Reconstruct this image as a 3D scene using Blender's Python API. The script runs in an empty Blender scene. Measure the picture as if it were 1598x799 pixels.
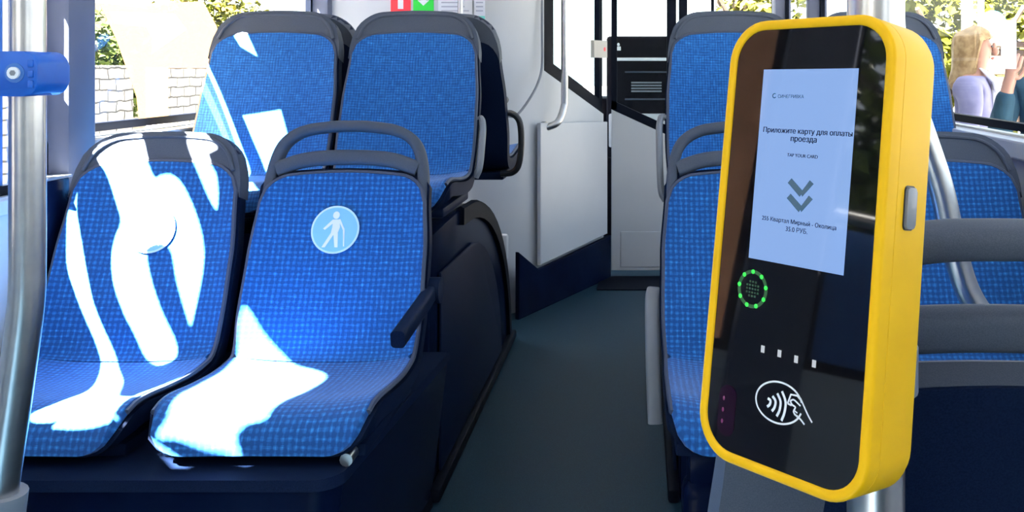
import bpy, bmesh, math, random
from mathutils import Vector, Matrix, Euler
from mathutils.geometry import delaunay_2d_cdt

random.seed(7)
S = bpy.context.scene
COL = S.collection
H = 1.12                     # eye height above the bus floor
F = 1400.0                   # focal length in pixels of the 1598 x 799 frame

# ------------------------------------------------------------------ camera
cam = bpy.data.cameras.new('camera')
cam.sensor_width = 36.0
cam.lens = F * 36.0 / 1598.0
cam.shift_x = -(1000 - 799) / 1598.0
cam.shift_y = -(399.5 - 105) / 1598.0
cam.clip_start = 0.02
cam.clip_end = 300
co = bpy.data.objects.new('camera', cam)
COL.objects.link(co)
co.location = (0, 0, H)
co.rotation_euler = (math.pi / 2, 0, 0)
S.camera = co

# ------------------------------------------------------------------ sky, sun, exposure
SUN_DIR = Vector((1.0, 1.0, -1.7)).normalized()
W = bpy.data.worlds.new('sky')
W.use_nodes = True
S.world = W
wn = W.node_tree.nodes
bg = wn['Background']
sky = wn.new('ShaderNodeTexSky')
sky.sky_type = 'NISHITA'
sky.sun_disc = False
sky.sun_elevation = math.asin(-SUN_DIR.z)
sky.sun_rotation = math.atan2(-SUN_DIR.x, -SUN_DIR.y)
sky.dust_density = 3.0
mixw = wn.new('ShaderNodeMix')
mixw.data_type = 'RGBA'
mixw.inputs[0].default_value = 0.75
mixw.inputs[7].default_value = (0.86, 0.95, 1.0, 1)
W.node_tree.links.new(sky.outputs[0], mixw.inputs[6])
W.node_tree.links.new(mixw.outputs[2], bg.inputs[0])
bg.inputs[1].default_value = 2.9
sl = bpy.data.lights.new('sun', 'SUN')
sl.energy = 420.0
sl.angle = math.radians(0.53)
sl.color = (1.0, 0.95, 0.87)
so = bpy.data.objects.new('sun', sl)
COL.objects.link(so)
so.rotation_euler = SUN_DIR.to_track_quat('-Z', 'Y').to_euler()
so.location = (-6, -6, 10)
vs = S.view_settings
vs.view_transform = 'Standard'
vs.look = 'None'
vs.exposure = -0.62
vs.gamma = 1.0
vs.use_curve_mapping = False


# ------------------------------------------------------------------ materials
def mat(name, color, rough=0.5, metal=0.0, spec=0.5, coat=0.0):
    m = bpy.data.materials.new(name)
    m.use_nodes = True
    b = m.node_tree.nodes['Principled BSDF']
    b.inputs['Base Color'].default_value = (*color, 1)
    b.inputs['Roughness'].default_value = rough
    b.inputs['Metallic'].default_value = metal
    b.inputs['Specular IOR Level'].default_value = spec
    b.inputs['Coat Weight'].default_value = coat
    return m


def nodes(m):
    nt = m.node_tree
    return nt, nt.nodes, nt.links, nt.nodes['Principled BSDF']


def noisy(m, c1, c2, scale, detail=3.0, lo=0.35, hi=0.65, bump=0.0, coord='Object'):
    nt, n, l, b = nodes(m)
    tc = n.new('ShaderNodeTexCoord')
    nz = n.new('ShaderNodeTexNoise')
    nz.inputs['Scale'].default_value = scale
    nz.inputs['Detail'].default_value = detail
    l.new(tc.outputs[coord], nz.inputs['Vector'])
    r = n.new('ShaderNodeValToRGB')
    r.color_ramp.elements[0].position = lo
    r.color_ramp.elements[1].position = hi
    r.color_ramp.elements[0].color = (*c1, 1)
    r.color_ramp.elements[1].color = (*c2, 1)
    l.new(nz.outputs['Fac'], r.inputs[0])
    l.new(r.outputs[0], b.inputs['Base Color'])
    if bump:
        bp = n.new('ShaderNodeBump')
        bp.inputs['Strength'].default_value = bump
        bp.inputs['Distance'].default_value = 0.002
        l.new(nz.outputs['Fac'], bp.inputs['Height'])
        l.new(bp.outputs[0], b.inputs['Normal'])
    return m


def fabric_mat(name, period, wv=0.22, tw=0.9):
    m = mat(name, (0.02, 0.16, 0.6), 0.9, spec=0.25)
    nt, n, l, b = nodes(m)
    uv = n.new('ShaderNodeUVMap')
    sep = n.new('ShaderNodeSeparateXYZ')
    # a slight wobble of the threads
    nw = n.new('ShaderNodeTexNoise')
    nw.inputs['Scale'].default_value = 55
    l.new(uv.outputs[0], nw.inputs['Vector'])
    ad = n.new('ShaderNodeVectorMath')
    ad.operation = 'MULTIPLY_ADD'
    l.new(nw.outputs['Color'], ad.inputs[0])
    ad.inputs[1].default_value = (0.0035, 0.0035, 0)
    l.new(uv.outputs[0], ad.inputs[2])
    l.new(ad.outputs[0], sep.inputs[0])

    def wave(sock, p):
        k = n.new('ShaderNodeMath'); k.operation = 'MULTIPLY'
        k.inputs[1].default_value = 2 * math.pi / p
        l.new(sock, k.inputs[0])
        s = n.new('ShaderNodeMath'); s.operation = 'SINE'
        l.new(k.outputs[0], s.inputs[0])
        return s.outputs[0]

    def op(o, a, b_):
        k = n.new('ShaderNodeMath'); k.operation = o
        for i, v in enumerate((a, b_)):
            if isinstance(v, (int, float)):
                k.inputs[i].default_value = v
            else:
                l.new(v, k.inputs[i])
        return k.outputs[0]
    a = wave(sep.outputs[0], period)
    c = wave(sep.outputs[1], period)
    g = op('ADD', op('MULTIPLY', a, wv), op('MULTIPLY', c, wv))
    # threads stretched along both directions break up the checks
    def threads(sx, sy):
        mp = n.new('ShaderNodeMapping')
        mp.inputs['Scale'].default_value = (sx, sy, 1)
        l.new(uv.outputs[0], mp.inputs[0])
        q = n.new('ShaderNodeTexNoise'); q.inputs['Scale'].default_value = 1
        q.inputs['Detail'].default_value = 2
        l.new(mp.outputs[0], q.inputs['Vector'])
        return q.outputs['Fac']
    t1 = threads(320, 40)
    t2 = threads(40, 320)
    g = op('ADD', op('ADD', g, op('MULTIPLY', t1, tw)), op('MULTIPLY', t2, tw))
    r = n.new('ShaderNodeValToRGB')
    e = r.color_ramp.elements
    e[0].position = 0.42; e[0].color = (0.006, 0.062, 0.225, 1)
    e[1].position = 1.0; e[1].color = (0.041, 0.285, 0.70, 1)
    k = e.new(0.78); k.color = (0.015, 0.138, 0.43, 1)
    mr = n.new('ShaderNodeMapRange')
    mr.inputs['From Min'].default_value = 0.2
    mr.inputs['From Max'].default_value = 1.6
    l.new(g, mr.inputs[0])
    l.new(mr.outputs[0], r.inputs[0])
    l.new(r.outputs[0], b.inputs['Base Color'])
    b.inputs['Sheen Weight'].default_value = 0.15
    b.inputs['Sheen Roughness'].default_value = 0.5
    bp = n.new('ShaderNodeBump')
    bp.inputs['Strength'].default_value = 0.35
    bp.inputs['Distance'].default_value = 0.001
    l.new(g, bp.inputs['Height'])
    l.new(bp.outputs[0], b.inputs['Normal'])
    return m


def glass_mat(name, tint=(1, 1, 1), refl=0.012):
    m = bpy.data.materials.new(name)
    m.use_nodes = True
    nt = m.node_tree
    n, l = nt.nodes, nt.links
    n.remove(n['Principled BSDF'])
    out = n['Material Output']
    tr = n.new('ShaderNodeBsdfTransparent'); tr.inputs[0].default_value = (*tint, 1)
    gl = n.new('ShaderNodeBsdfGlossy'); gl.inputs['Roughness'].default_value = 0.02
    lw = n.new('ShaderNodeLayerWeight'); lw.inputs[0].default_value = 0.25
    ml = n.new('ShaderNodeMath'); ml.operation = 'MULTIPLY'
    ml.inputs[1].default_value = refl * 6
    l.new(lw.outputs['Fresnel'], ml.inputs[0])
    mx = n.new('ShaderNodeMixShader')
    l.new(ml.outputs[0], mx.inputs[0])
    l.new(tr.outputs[0], mx.inputs[1]); l.new(gl.outputs[0], mx.inputs[2])
    l.new(mx.outputs[0], out.inputs[0])
    return m


def emit_mat(name, color, strength):
    m = mat(name, (0.02, 0.02, 0.02), 0.4)
    b = m.node_tree.nodes['Principled BSDF']
    b.inputs['Emission Color'].default_value = (*color, 1)
    b.inputs['Emission Strength'].default_value = strength
    return m


M = {}
M['fabric'] = fabric_mat('blue_check_fabric', 0.0125)
M['fabric_tall'] = fabric_mat('blue_tweed_fabric', 0.0085, 0.12, 1.0)
M['shell'] = noisy(mat('grey_seat_plastic', (0.08, 0.085, 0.1), 0.6, spec=.15), (0.050, 0.064, 0.090), (0.068, 0.083, 0.112), 900, bump=0.1)
M['shell_dark'] = noisy(mat('dark_shell_plastic', (0.012, 0.02, 0.04), 0.55, spec=.04), (0.003, 0.008, 0.026), (0.006, 0.013, 0.038), 600, bump=0.08)
M['rim'] = mat('seat_piping', (0.03, 0.045, 0.085), 0.6)
M['navy_gloss'] = noisy(mat('navy_gloss_panel', (0.006, 0.012, 0.03), 0.25, spec=.04), (0.0015, 0.004, 0.018), (0.003, 0.008, 0.028), 6)
M['black_rubber'] = mat('black_rubber', (0.004, 0.006, 0.012), 0.55, spec=.04)
M['steel'] = noisy(mat('brushed_steel', (0.62, 0.62, 0.62), 0.3, metal=1.0), (0.50, 0.50, 0.51), (0.58, 0.575, 0.56), 40)
M['grey_metal'] = mat('grey_painted_metal', (0.16, 0.18, 0.21), 0.4)
M['white_panel'] = noisy(mat('white_panel', (0.6, 0.62, 0.64), 0.4, spec=.35), (0.50, 0.525, 0.55), (0.54, 0.56, 0.58), 3)
M['pillar'] = noisy(mat('grey_pillar', (0.30, 0.33, 0.40), 0.5, spec=.25), (0.085, 0.10, 0.15), (0.105, 0.12, 0.175), 4)
M['floor'] = mat('dark_teal_vinyl', (0.01, 0.03, 0.04), 0.55, spec=.18)
noisy(M['floor'], (0.003, 0.018, 0.036), (0.011, 0.043, 0.070), 420, 4, 0.42, 0.7)
M['ceiling'] = mat('white_ceiling', (0.78, 0.79, 0.8), 0.6)
M['glass'] = glass_mat('window_glass')
M['glass_tint'] = glass_mat('partition_glass', (0.9, 0.95, 0.95))
M['yellow'] = noisy(mat('yellow_plastic', (0.87, 0.53, 0.006), 0.5, spec=.2), (0.73, 0.41, 0.002), (0.77, 0.44, 0.003), 30)
M['screen_glass'] = mat('black_gloss_glass', (0.004, 0.004, 0.005), 0.03, spec=0.5)
M['blue_plastic'] = noisy(mat('blue_plastic', (0.01, 0.15, 0.6), 0.4, spec=.3), (0.003, 0.075, 0.40), (0.006, 0.10, 0.48), 25)
M['black'] = mat('black_plastic', (0.01, 0.01, 0.013), 0.45)
M['mask_blue'] = mat('blue_mask_film', (0.02, 0.12, 0.4), 0.5)
def film_mat(name, tint, color, k):
    m = mat(name, color, 0.6)
    nt, n, l, b = nodes(m)
    tr = n.new('ShaderNodeBsdfTransparent'); tr.inputs[0].default_value = (*tint, 1)
    tl = n.new('ShaderNodeBsdfTranslucent'); tl.inputs[0].default_value = (*color, 1)
    mx = n.new('ShaderNodeMixShader'); mx.inputs[0].default_value = k
    l.new(tr.outputs[0], mx.inputs[1]); l.new(tl.outputs[0], mx.inputs[2])
    l.new(mx.outputs[0], n['Material Output'].inputs[0])
    return m
M['beige_film'] = film_mat('beige_film', (0.52, 0.405, 0.275), (0.5, 0.38, 0.26), 0.2)
M['pale_film'] = film_mat('pale_film', (1.0, 0.97, 0.9), (0.8, 0.78, 0.74), 0.3)
M['white'] = mat('white_ink', (0.82, 0.85, 0.88), 0.5)


# ------------------------------------------------------------------ geometry helpers
def at(x, y, Y):
    return Vector(((x - 1000) / F * Y, Y, H - (y - 105) / F * Y))


def mesh_from(bm, name, material, smooth=True, angle=35):
    bmesh.ops.recalc_face_normals(bm, faces=bm.faces[:])
    me = bpy.data.meshes.new(name)
    bm.to_mesh(me)
    bm.free()
    me.materials.append(material)
    if smooth:
        me.polygons.foreach_set('use_smooth', [True] * len(me.polygons))
        try:
            me.set_sharp_from_angle(angle=math.radians(angle))
        except Exception:
            pass
    return me


def link(name, me, parent=None):
    o = bpy.data.objects.new(name, me)
    COL.objects.link(o)
    if parent is not None:
        o.parent = parent
    return o


def tag(o, label, cat=None, group=None, kind=None):
    if label: o['label'] = label
    if cat: o['category'] = cat
    if group: o['group'] = group
    if kind: o['kind'] = kind
    return o


def solo(name, bm, material, label, cat, group=None, kind=None, smooth=True):
    """one-mesh thing in world coordinates; its origin goes to its bottom centre"""
    me = mesh_from(bm, name, material, smooth)
    xs = [v.co.x for v in me.vertices]; ys = [v.co.y for v in me.vertices]; zs = [v.co.z for v in me.vertices]
    c = Vector(((min(xs) + max(xs)) / 2, (min(ys) + max(ys)) / 2, min(zs)))
    me.transform(Matrix.Translation(-c))
    o = link(name, me)
    o.location = c
    return tag(o, label, cat, group, kind)


def struct(name, bm, material, smooth=False, label=None):
    o = solo(name, bm, material, label, None, None, 'structure', smooth)
    return o


def thing(name, loc, label, cat, group=None, rz=0.0):
    o = bpy.data.objects.new(name, None)
    o.empty_display_size = 0.05
    COL.objects.link(o)
    o.location = loc
    o.rotation_euler = (0, 0, rz)
    return tag(o, label, cat, group)


def part(root, name, bm, material, world=True, label=None, smooth=True, kind=None, angle=35):
    me = mesh_from(bm, name, material, smooth, angle)
    if world:
        r = root
        off = Vector((0, 0, 0))
        while r is not None:
            off += r.location
            r = r.parent
        me.transform(Matrix.Translation(-off))
    o = link(name, me, root)
    if label: o['label'] = label
    if kind: o['kind'] = kind
    return o


def box(bm, x0, x1, y0, y1, z0, z1, bevel=0.0, seg=2):
    r = bmesh.ops.create_cube(bm, size=1.0)
    vs_ = r['verts']
    for v in vs_:
        v.co = Vector((x0 + (v.co.x + .5) * (x1 - x0), y0 + (v.co.y + .5) * (y1 - y0), z0 + (v.co.z + .5) * (z1 - z0)))
    if bevel:
        es = list({e for v in vs_ for e in v.link_edges})
        bmesh.ops.bevel(bm, geom=es, offset=bevel, segments=seg, affect='EDGES', profile=0.5)
    return bm


def B(*a, **k):
    return box(bmesh.new(), *a, **k)


def prism(bm, pts, d, bevel=0.0):
    """pts: closed planar loop of 3D points, extruded by vector d"""
    d = Vector(d)
    a = [bm.verts.new(p) for p in pts]
    b = [bm.verts.new(Vector(p) + d) for p in pts]
    n = len(a)
    fs = [bm.faces.new(a[::-1]), bm.faces.new(b)]
    for i in range(n):
        fs.append(bm.faces.new((a[i], a[(i + 1) % n], b[(i + 1) % n], b[i])))
    if bevel:
        es = list(set(fs[0].edges) | set(fs[1].edges))
        bmesh.ops.bevel(bm, geom=es, offset=bevel, segments=2, affect='EDGES', profile=0.5)
    return bm


def smooth_path(pts, n=8, closed=False):
    P = [Vector(p) for p in pts]
    out = []
    N = len(P)
    rng = range(N) if closed else range(N - 1)
    for i in rng:
        if closed:
            p0, p1, p2, p3 = P[(i - 1) % N], P[i], P[(i + 1) % N], P[(i + 2) % N]
        else:
            p1, p2 = P[i], P[i + 1]
            p0 = P[i - 1] if i > 0 else p1 * 2 - p2
            p3 = P[i + 2] if i + 2 < N else p2 * 2 - p1
        for k in range(n):
            t = k / n
            out.append(0.5 * ((2 * p1) + (p2 - p0) * t + (2 * p0 - 5 * p1 + 4 * p2 - p3) * t * t + (3 * p1 - p0 - 3 * p2 + p3) * t ** 3))
    if not closed:
        out.append(P[-1])
    return out


def sweep(bm, path, section, up=(0, 0, 1), closed=False):
    """section: list of (a,b) offsets; a along the side, b along the 'up'-like normal"""
    up = Vector(up)
    rings = []
    N = len(path)
    prev = None
    for i, p in enumerate(path):
        if closed:
            t = path[(i + 1) % N] - path[i - 1]
        else:
            t = path[min(i + 1, N - 1)] - path[max(i - 1, 0)]
        t = t.normalized()
        if prev is None:
            s = t.cross(up)
            if s.length < 1e-4:
                s = t.cross(Vector((1, 0, 0)))
            s.normalize()
        else:
            s = prev - t * prev.dot(t)
            s.normalize()
        prev = s
        nrm = s.cross(t)
        rings.append([bm.verts.new(p + s * a + nrm * b) for a, b in section])
    m = len(section)
    rr = range(N) if closed else range(N - 1)
    for i in rr:
        A, Bq = rings[i], rings[(i + 1) % N]
        for j in range(m):
            bm.faces.new((A[j], A[(j + 1) % m], Bq[(j + 1) % m], Bq[j]))
    if not closed:
        bm.faces.new(rings[0][::-1]); bm.faces.new(rings[-1])
    return bm


def circ(r, n=16):
    return [(r * math.cos(2 * math.pi * i / n), r * math.sin(2 * math.pi * i / n)) for i in range(n)]


def rrect(w, h, r, n=4):
    out = []
    for cx, cy, a0 in ((w / 2 - r, h / 2 - r, 0), (-w / 2 + r, h / 2 - r, 90), (-w / 2 + r, -h / 2 + r, 180), (w / 2 - r, -h / 2 + r, 270)):
        for k in range(n + 1):
            a = math.radians(a0 + 90 * k / n)
            out.append((cx + r * math.cos(a), cy + r * math.sin(a)))
    return out


def tube(bm, pts, r, n=16, sm=8):
    path = smooth_path(pts, sm) if sm and len(pts) > 2 else [Vector(p) for p in pts]
    return sweep(bm, path, circ(r, n))


def T(pts, r, n=16, sm=8):
    return tube(bmesh.new(), pts, r, n, sm)


def ball(bm, c, rx, ry, rz, u=16, v=10):
    r = bmesh.ops.create_uvsphere(bm, u_segments=u, v_segments=v, radius=1.0)
    for q in r['verts']:
        q.co = Vector((c[0] + q.co.x * rx, c[1] + q.co.y * ry, c[2] + q.co.z * rz))
    return bm


def text_mesh(s, size, material, bold=0.0):
    """a line of type; every character is filled on its own and set at its place in the line"""
    def raw(t):
        c = bpy.data.curves.new('text', 'FONT')
        c.body = t
        c.size = size
        c.resolution_u = 4
        c.fill_mode = 'NONE'
        o = bpy.data.objects.new('text', c)
        COL.objects.link(o)
        me = bpy.data.meshes.new_from_object(o.evaluated_get(bpy.context.evaluated_depsgraph_get()))
        bpy.data.objects.remove(o)
        bpy.data.curves.remove(c)
        return me
    def fill(ol):
        P = [v.co.xy.copy() for v in ol.vertices]
        E_ = [tuple(e.vertices) for e in ol.edges]
        vs_, _e, fs_, *_r = delaunay_2d_cdt(P, E_, [], 0, 1e-7)
        keep = []
        for f_ in fs_:
            c = sum((vs_[i] for i in f_), Vector((0, 0))) / len(f_)
            odd = False
            for a, b in E_:
                (x1, y1), (x2, y2) = P[a], P[b]
                if (y1 > c.y) != (y2 > c.y) and c.x < (x2 - x1) * (c.y - y1) / (y2 - y1) + x1:
                    odd = not odd
            if odd:
                keep.append(list(f_))
        m_ = bpy.data.meshes.new('glyph')
        m_.from_pydata([(v.x, v.y, 0) for v in vs_], [], keep)
        return m_
    bm = bmesh.new()
    for i, ch in enumerate(s):
        if ch == ' ':
            continue
        full, one = raw(s[:i + 1]), raw(ch)
        shift = max(v.co.x for v in full.vertices) - max(v.co.x for v in one.vertices)
        for dx_ in ((-bold, 0.0, bold) if bold else (0.0,)):   # heavier type: set three times, a hair apart
            m_ = fill(one)
            m_.transform(Matrix.Translation((shift + dx_, 0, 0)))
            bm.from_mesh(m_)
            bpy.data.meshes.remove(m_)
        bmesh.ops.delete(bm, geom=[v for v in bm.verts if not v.link_faces], context='VERTS')
        bpy.data.meshes.remove(full)
        bpy.data.meshes.remove(one)
    me = bpy.data.meshes.new('text')
    bm.to_mesh(me)
    bm.free()
    me.materials.append(material)
    return me


# ------------------------------------------------------------------ the bus body
XL, XR = -1.42, 0.98          # inner faces of the two side walls
YB, YF = -3.4, 6.35           # rear wall, windscreen
WT = 1.95                     # top of the windows
SILL = 0.95

struct('floor', B(XL - .06, XR + .06, YB, YF + .1, -0.06, 0.0), M['floor'])
struct('ceiling', B(XL - .06, XR + .06, YB, YF + .1, 2.30, 2.36), M['ceiling'])
struct('trim_40', B(XL - .06, XR + .06, YB, YF + .1, 2.362, 2.98, bevel=.06), M['white_panel'], label='bus roof shell')
struct('wall_rear', B(XL - .06, XR + .06, YB - .06, YB, 0, 2.3), M['white_panel'])

# left wall: low panel, head panel above the windows, pillars
LEFTP = [(-3.4, -3.2), (.28, .44), (2.15, 2.262), (3.93, 4.12), (6.2, 6.4)]
bm = bmesh.new()
box(bm, XL - .06, XL, YB, 2.15, 0, 0.83)
box(bm, XL - .06, XL, 2.15, YF + .05, 0, SILL - .012)
box(bm, XL - .06, XL, YB, YF + .05, WT, 2.3)
struct('wall_left', bm, M['white_panel'])
for i, (a, b) in enumerate(LEFTP):
    bm = B(XL - .06, XL + .05, a, b, 0.30, 2.3, bevel=.012)
    struct('trim_%d' % (i + 1), bm, M['pillar'], smooth=True)
# right wall
RIGHTP = [(-3.4, -3.2), (-0.6, -0.4), (3.75, 3.95), (5.0, 5.06), (6.2, 6.4)]
bm = bmesh.new()
box(bm, XR, XR + .06, YB, 3.95, 0, SILL - .012)
box(bm, XR, XR + .06, 3.95, YF + .05, 0, 0.25)
box(bm, XR, XR + .06, YB, YF + .05, WT, 2.3)
struct('wall_right', bm, M['white_panel'])
for i, (a, b) in enumerate(RIGHTP):
    struct('trim_%d' % (i + 10), B(XR - .05, XR + .06, a, b, 0.2, 2.3, bevel=.012), M['pillar'], smooth=True)


def window(n, x, y0, y1, z0, z1, side):
    """pane with a black gasket round it and a pale sill ledge"""
    t = thing('window_%d' % n, (x, (y0 + y1) / 2, z0), None, None)
    t['kind'] = 'structure'
    part(t, 'pane', B(x - .003, x + .003, y0, y1, z0, z1), M['glass'], smooth=False)
    g = .022
    bm = bmesh.new()
    for a in ((y0, y1, z0, z0 + g), (y0, y1, z1 - g, z1), (y0, y0 + g, z0, z1), (y1 - g, y1, z0, z1)):
        box(bm, x - .012, x + .012, *a)
    part(t, 'gasket', bm, M['black_rubber'], smooth=False)
    return t


xw = XL - .03
window(1, xw, -3.2, .28, 0.83, WT, -1)
window(2, xw, .44, 2.15, 0.83, WT, -1)
window(3, xw, 2.262, 3.93, SILL, WT, -1)
window(4, xw, 4.12, 6.2, 0.75, WT, -1)
xw = XR + .03
window(5, xw, -3.2, -0.6, SILL, WT, 1)
window(6, xw, -0.4, 3.75, SILL, WT, 1)
window(7, xw, 3.95, 5.0, 0.25, WT, 1)
window(8, xw, 5.06, 6.2, 0.25, WT, 1)
# pale ledges under the windows
struct('trim_20', B(XL, XL + .045, 2.262, 3.95, SILL - .05, SILL - .012, bevel=.006), M['white_panel'])
struct('trim_21', B(XR - .05, XR, -0.4, 3.75, SILL - .06, SILL - .012, bevel=.006), M['white_panel'])
struct('trim_22', B(XL, XL + .008, .44, 2.15, 0.79, 0.825, bevel=.003), M['white_panel'])

# dark film added inside the left windows; cut-outs shaped to throw the sun patches
def film(x, outline, holes, th=.0008):
    pts, edges = [], []
    for lp in [outline] + holes:
        k = len(pts); n = len(lp)
        pts += [Vector(p) for p in lp]
        edges += [(k + i, k + (i + 1) % n) for i in range(n)]
    vs_, _, fs_, *_r = delaunay_2d_cdt(pts, edges, [], 0, 1e-6)
    def inside(p, poly):
        c = False; n = len(poly)
        for i in range(n):
            (x1, y1), (x2, y2) = poly[i], poly[(i + 1) % n]
            if (y1 > p[1]) != (y2 > p[1]) and p[0] < (x2 - x1) * (p[1] - y1) / (y2 - y1) + x1:
                c = not c
        return c
    bm = bmesh.new()
    V = [bm.verts.new((x, p[0], p[1])) for p in vs_]
    for f_ in fs_:
        c = sum((vs_[i] for i in f_), Vector((0, 0))) / len(f_)
        if inside(c, outline) and not any(inside(c, h_) for h_ in holes):
            bm.faces.new([V[i] for i in f_])
    r_ = bmesh.ops.extrude_face_region(bm, geom=bm.faces[:])
    bmesh.ops.translate(bm, verts=[e for e in r_['geom'] if isinstance(e, bmesh.types.BMVert)], vec=(th, 0, 0))
    bmesh.ops.delete(bm, geom=[v for v in bm.verts if not v.link_faces], context='VERTS')
    return bm


def round_loop(pts, n=4):
    return [tuple(p)[:2] for p in smooth_path([(a, b, 0) for a, b in pts], n, closed=True)]
SUN_CUT_A = [(1.994, 1.153), (1.998, 1.201), (1.931, 1.356), (1.911, 1.367), (1.884, 1.354), (1.843, 1.353), (1.828, 1.383), (1.801, 1.429), (1.762, 1.456), (1.699, 1.462), (1.648, 1.448), (1.616, 1.412), (1.591, 1.347), (1.575, 1.286), (1.599, 1.279), (1.666, 1.284), (1.728, 1.300), (1.771, 1.213), (1.729, 1.188), (1.667, 1.187), (1.605, 1.200), (1.569, 1.195), (1.558, 1.169), (1.564, 1.139), (1.604, 1.098), (1.654, 1.063), (1.715, 1.046), (1.747, 1.037), (1.808, 1.034), (1.849, 1.063), (1.865, 1.104), (1.871, 1.148), (1.906, 1.159), (1.955, 1.167)]  # openings traced from the sun patches back along the sun direction
SUN_CUT_B = [(1.985, 1.035), (1.98, 1.002), (1.978, 0.959), (1.931, 0.892), (1.88, 0.880), (1.798, 0.889), (1.728, 0.905), (1.616, 0.962), (1.493, 1.03), (1.427, 1.053), (1.364, 1.054), (1.345, 1.016), (1.315, 1.032), (1.282, 1.085), (1.270, 1.111), (1.264, 1.096), (1.245, 1.124), (1.204, 1.19), (1.16, 1.273), (1.17, 1.30), (1.374, 1.335), (1.315, 1.346), (1.247, 1.354), (1.198, 1.351), (1.251, 1.279), (1.323, 1.207), (1.50, 1.090), (1.659, 0.982), (1.741, 0.949), (1.809, 0.938), (1.844, 0.94), (1.904, 0.962), (1.963, 0.999)]
SUN_CUT_C = [(1.807, 1.551), (1.77, 1.607), (1.72, 1.605), (1.682, 1.611), (1.648, 1.56), (1.684, 1.542), (1.744, 1.538), (1.79, 1.536)]
SUN_CUT_D = [(1.464, 1.524), (1.404, 1.55), (1.348, 1.584), (1.276, 1.637), (1.19, 1.732), (1.125, 1.783), (1.046, 1.789), (0.962, 1.777), (0.913, 1.763), (0.897, 1.755), (0.918, 1.698), (0.917, 1.659), (0.896, 1.645), (0.93, 1.6), (0.964, 1.548), (1.017, 1.476), (1.044, 1.430), (1.06, 1.464), (1.12, 1.462), (1.25, 1.44), (1.33, 1.434), (1.43, 1.44)]
SUN_CUT_E = [(1.221, 1.253), (1.021, 1.418), (0.989, 1.472), (1.16, 1.297)]
FX = XL - .0265
w2 = bpy.data.objects['window_2']; w3 = bpy.data.objects['window_3']; w1_ = bpy.data.objects['window_1']
part(w2, 'film', film(FX, [(.60, .835), (2.032, .835), (2.032, 1.40), (2.064, 1.40), (2.064, .835), (2.145, .835), (2.145, 1.945), (.60, 1.945)],
     [round_loop(c_) for c_ in (SUN_CUT_A, SUN_CUT_B, SUN_CUT_C, SUN_CUT_D)] + [SUN_CUT_E, [(2.071, 1.15), (2.086, 1.15), (2.086, 1.35), (2.071, 1.32)], [(2.0, 1.44), (1.985, 1.51), (1.72, 1.66), (1.745, 1.60)]]), M['mask_blue'], smooth=False, label='dark blue film added and cut to shape the sun patches')
part(w3, 'film', film(FX, [(2.266, 1.31), (2.65, 1.335), (3.925, 1.43), (3.925, 1.945), (2.266, 1.945)],
     [[(2.607, 1.524), (2.598, 1.574), (2.575, 1.601), (2.513, 1.597), (2.577, 1.531)], [(2.469, 1.386), (2.363, 1.595), (2.28, 1.57), (2.27, 1.40), (2.321, 1.39)]]),
     M['mask_blue'], smooth=False, label='dark blue film added and cut to shape the sun patches')
part(w1_, 'film', film(FX, [(-1.2, .835), (.275, .835), (.275, 1.15), (-1.2, 1.15)], []), M['mask_blue'], smooth=False, label='dark blue film added and cut to shape the sun patches')  # added out of view so the lower machine glass mirrors something dark
# see-through beige print with a paler arrow on the window by the pillar
def wpx(x, y):
    Yw = (-FX) * F / (1000 - x)
    return (Yw, H - (y - 105) / F * Yw)
ARROW = ((170, 18), (272, 22), (290, 46), (236, 84), (238, 62), (228, 42), (178, 36))
part(w3, 'beige_print', film(FX + .001, [wpx(*p) for p in ((156, 8), (316, 2), (338, 42), (338, 106), (262, 106), (262, 188), (216, 188), (212, 150), (196, 105), (180, 60))], [[wpx(*p) for p in ARROW]]), M['beige_film'], smooth=False, label='see-through beige print')
part(w3, 'arrow_print', film(FX + .001, [wpx(*p) for p in ARROW], []), M['pale_film'], smooth=False, label='pale arrow print')
# windscreen
bm = bmesh.new()
box(bm, XL, XR, YF, YF + .06, 0, 0.74)
box(bm, XL, XR, YF, YF + .06, 2.15, 2.3)
struct('wall_front', bm, M['white_panel'])
t = thing('window_9', (-.2, YF + .03, .74), None, None); t['kind'] = 'structure'
part(t, 'pane', B(XL, XR, YF + .027, YF + .033, .74, 2.15), M['glass'], smooth=False)
bm = bmesh.new()
for a in ((XL, XR, .74, .78), (XL, XR, 2.11, 2.15), (XL, XL + .05, .74, 2.15), (XR - .05, XR, .74, 2.15), (0.27, 0.33, .74, 2.15), (.50, .52, .74, 2.15)):
    box(bm, a[0], a[1], YF + .015, YF + .045, a[2], a[3])
part(t, 'gasket', bm, M['black_rubber'], smooth=False)

# partition behind the driver: cross wall, rounded corner, slanting cab side
def plan_wall(bm, plan, z0, z1, th=.03):
    """plan: list of (x,y) left to right; z0/z1 numbers or functions of the index"""
    n = len(plan)
    P = [Vector((p[0], p[1], 0)) for p in plan]
    fr = []
    for i in range(n):
        t = (P[min(i + 1, n - 1)] - P[max(i - 1, 0)]).normalized()
        nr = Vector((-t.y, t.x, 0)) * th     # away from the passengers
        a, b = (z0[i] if isinstance(z0, list) else z0), (z1[i] if isinstance(z1, list) else z1)
        fr.append([bm.verts.new((P[i].x, P[i].y, a)), bm.verts.new((P[i].x, P[i].y, b)),
                   bm.verts.new((P[i].x + nr.x, P[i].y + nr.y, b)), bm.verts.new((P[i].x + nr.x, P[i].y + nr.y, a))])
    for i in range(n - 1):
        for j in range(4):
            bm.faces.new((fr[i][j], fr[i][(j + 1) % 4], fr[i + 1][(j + 1) % 4], fr[i + 1][j]))
    bm.faces.new(fr[0]); bm.faces.new(fr[-1][::-1])
    return bm


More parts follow.
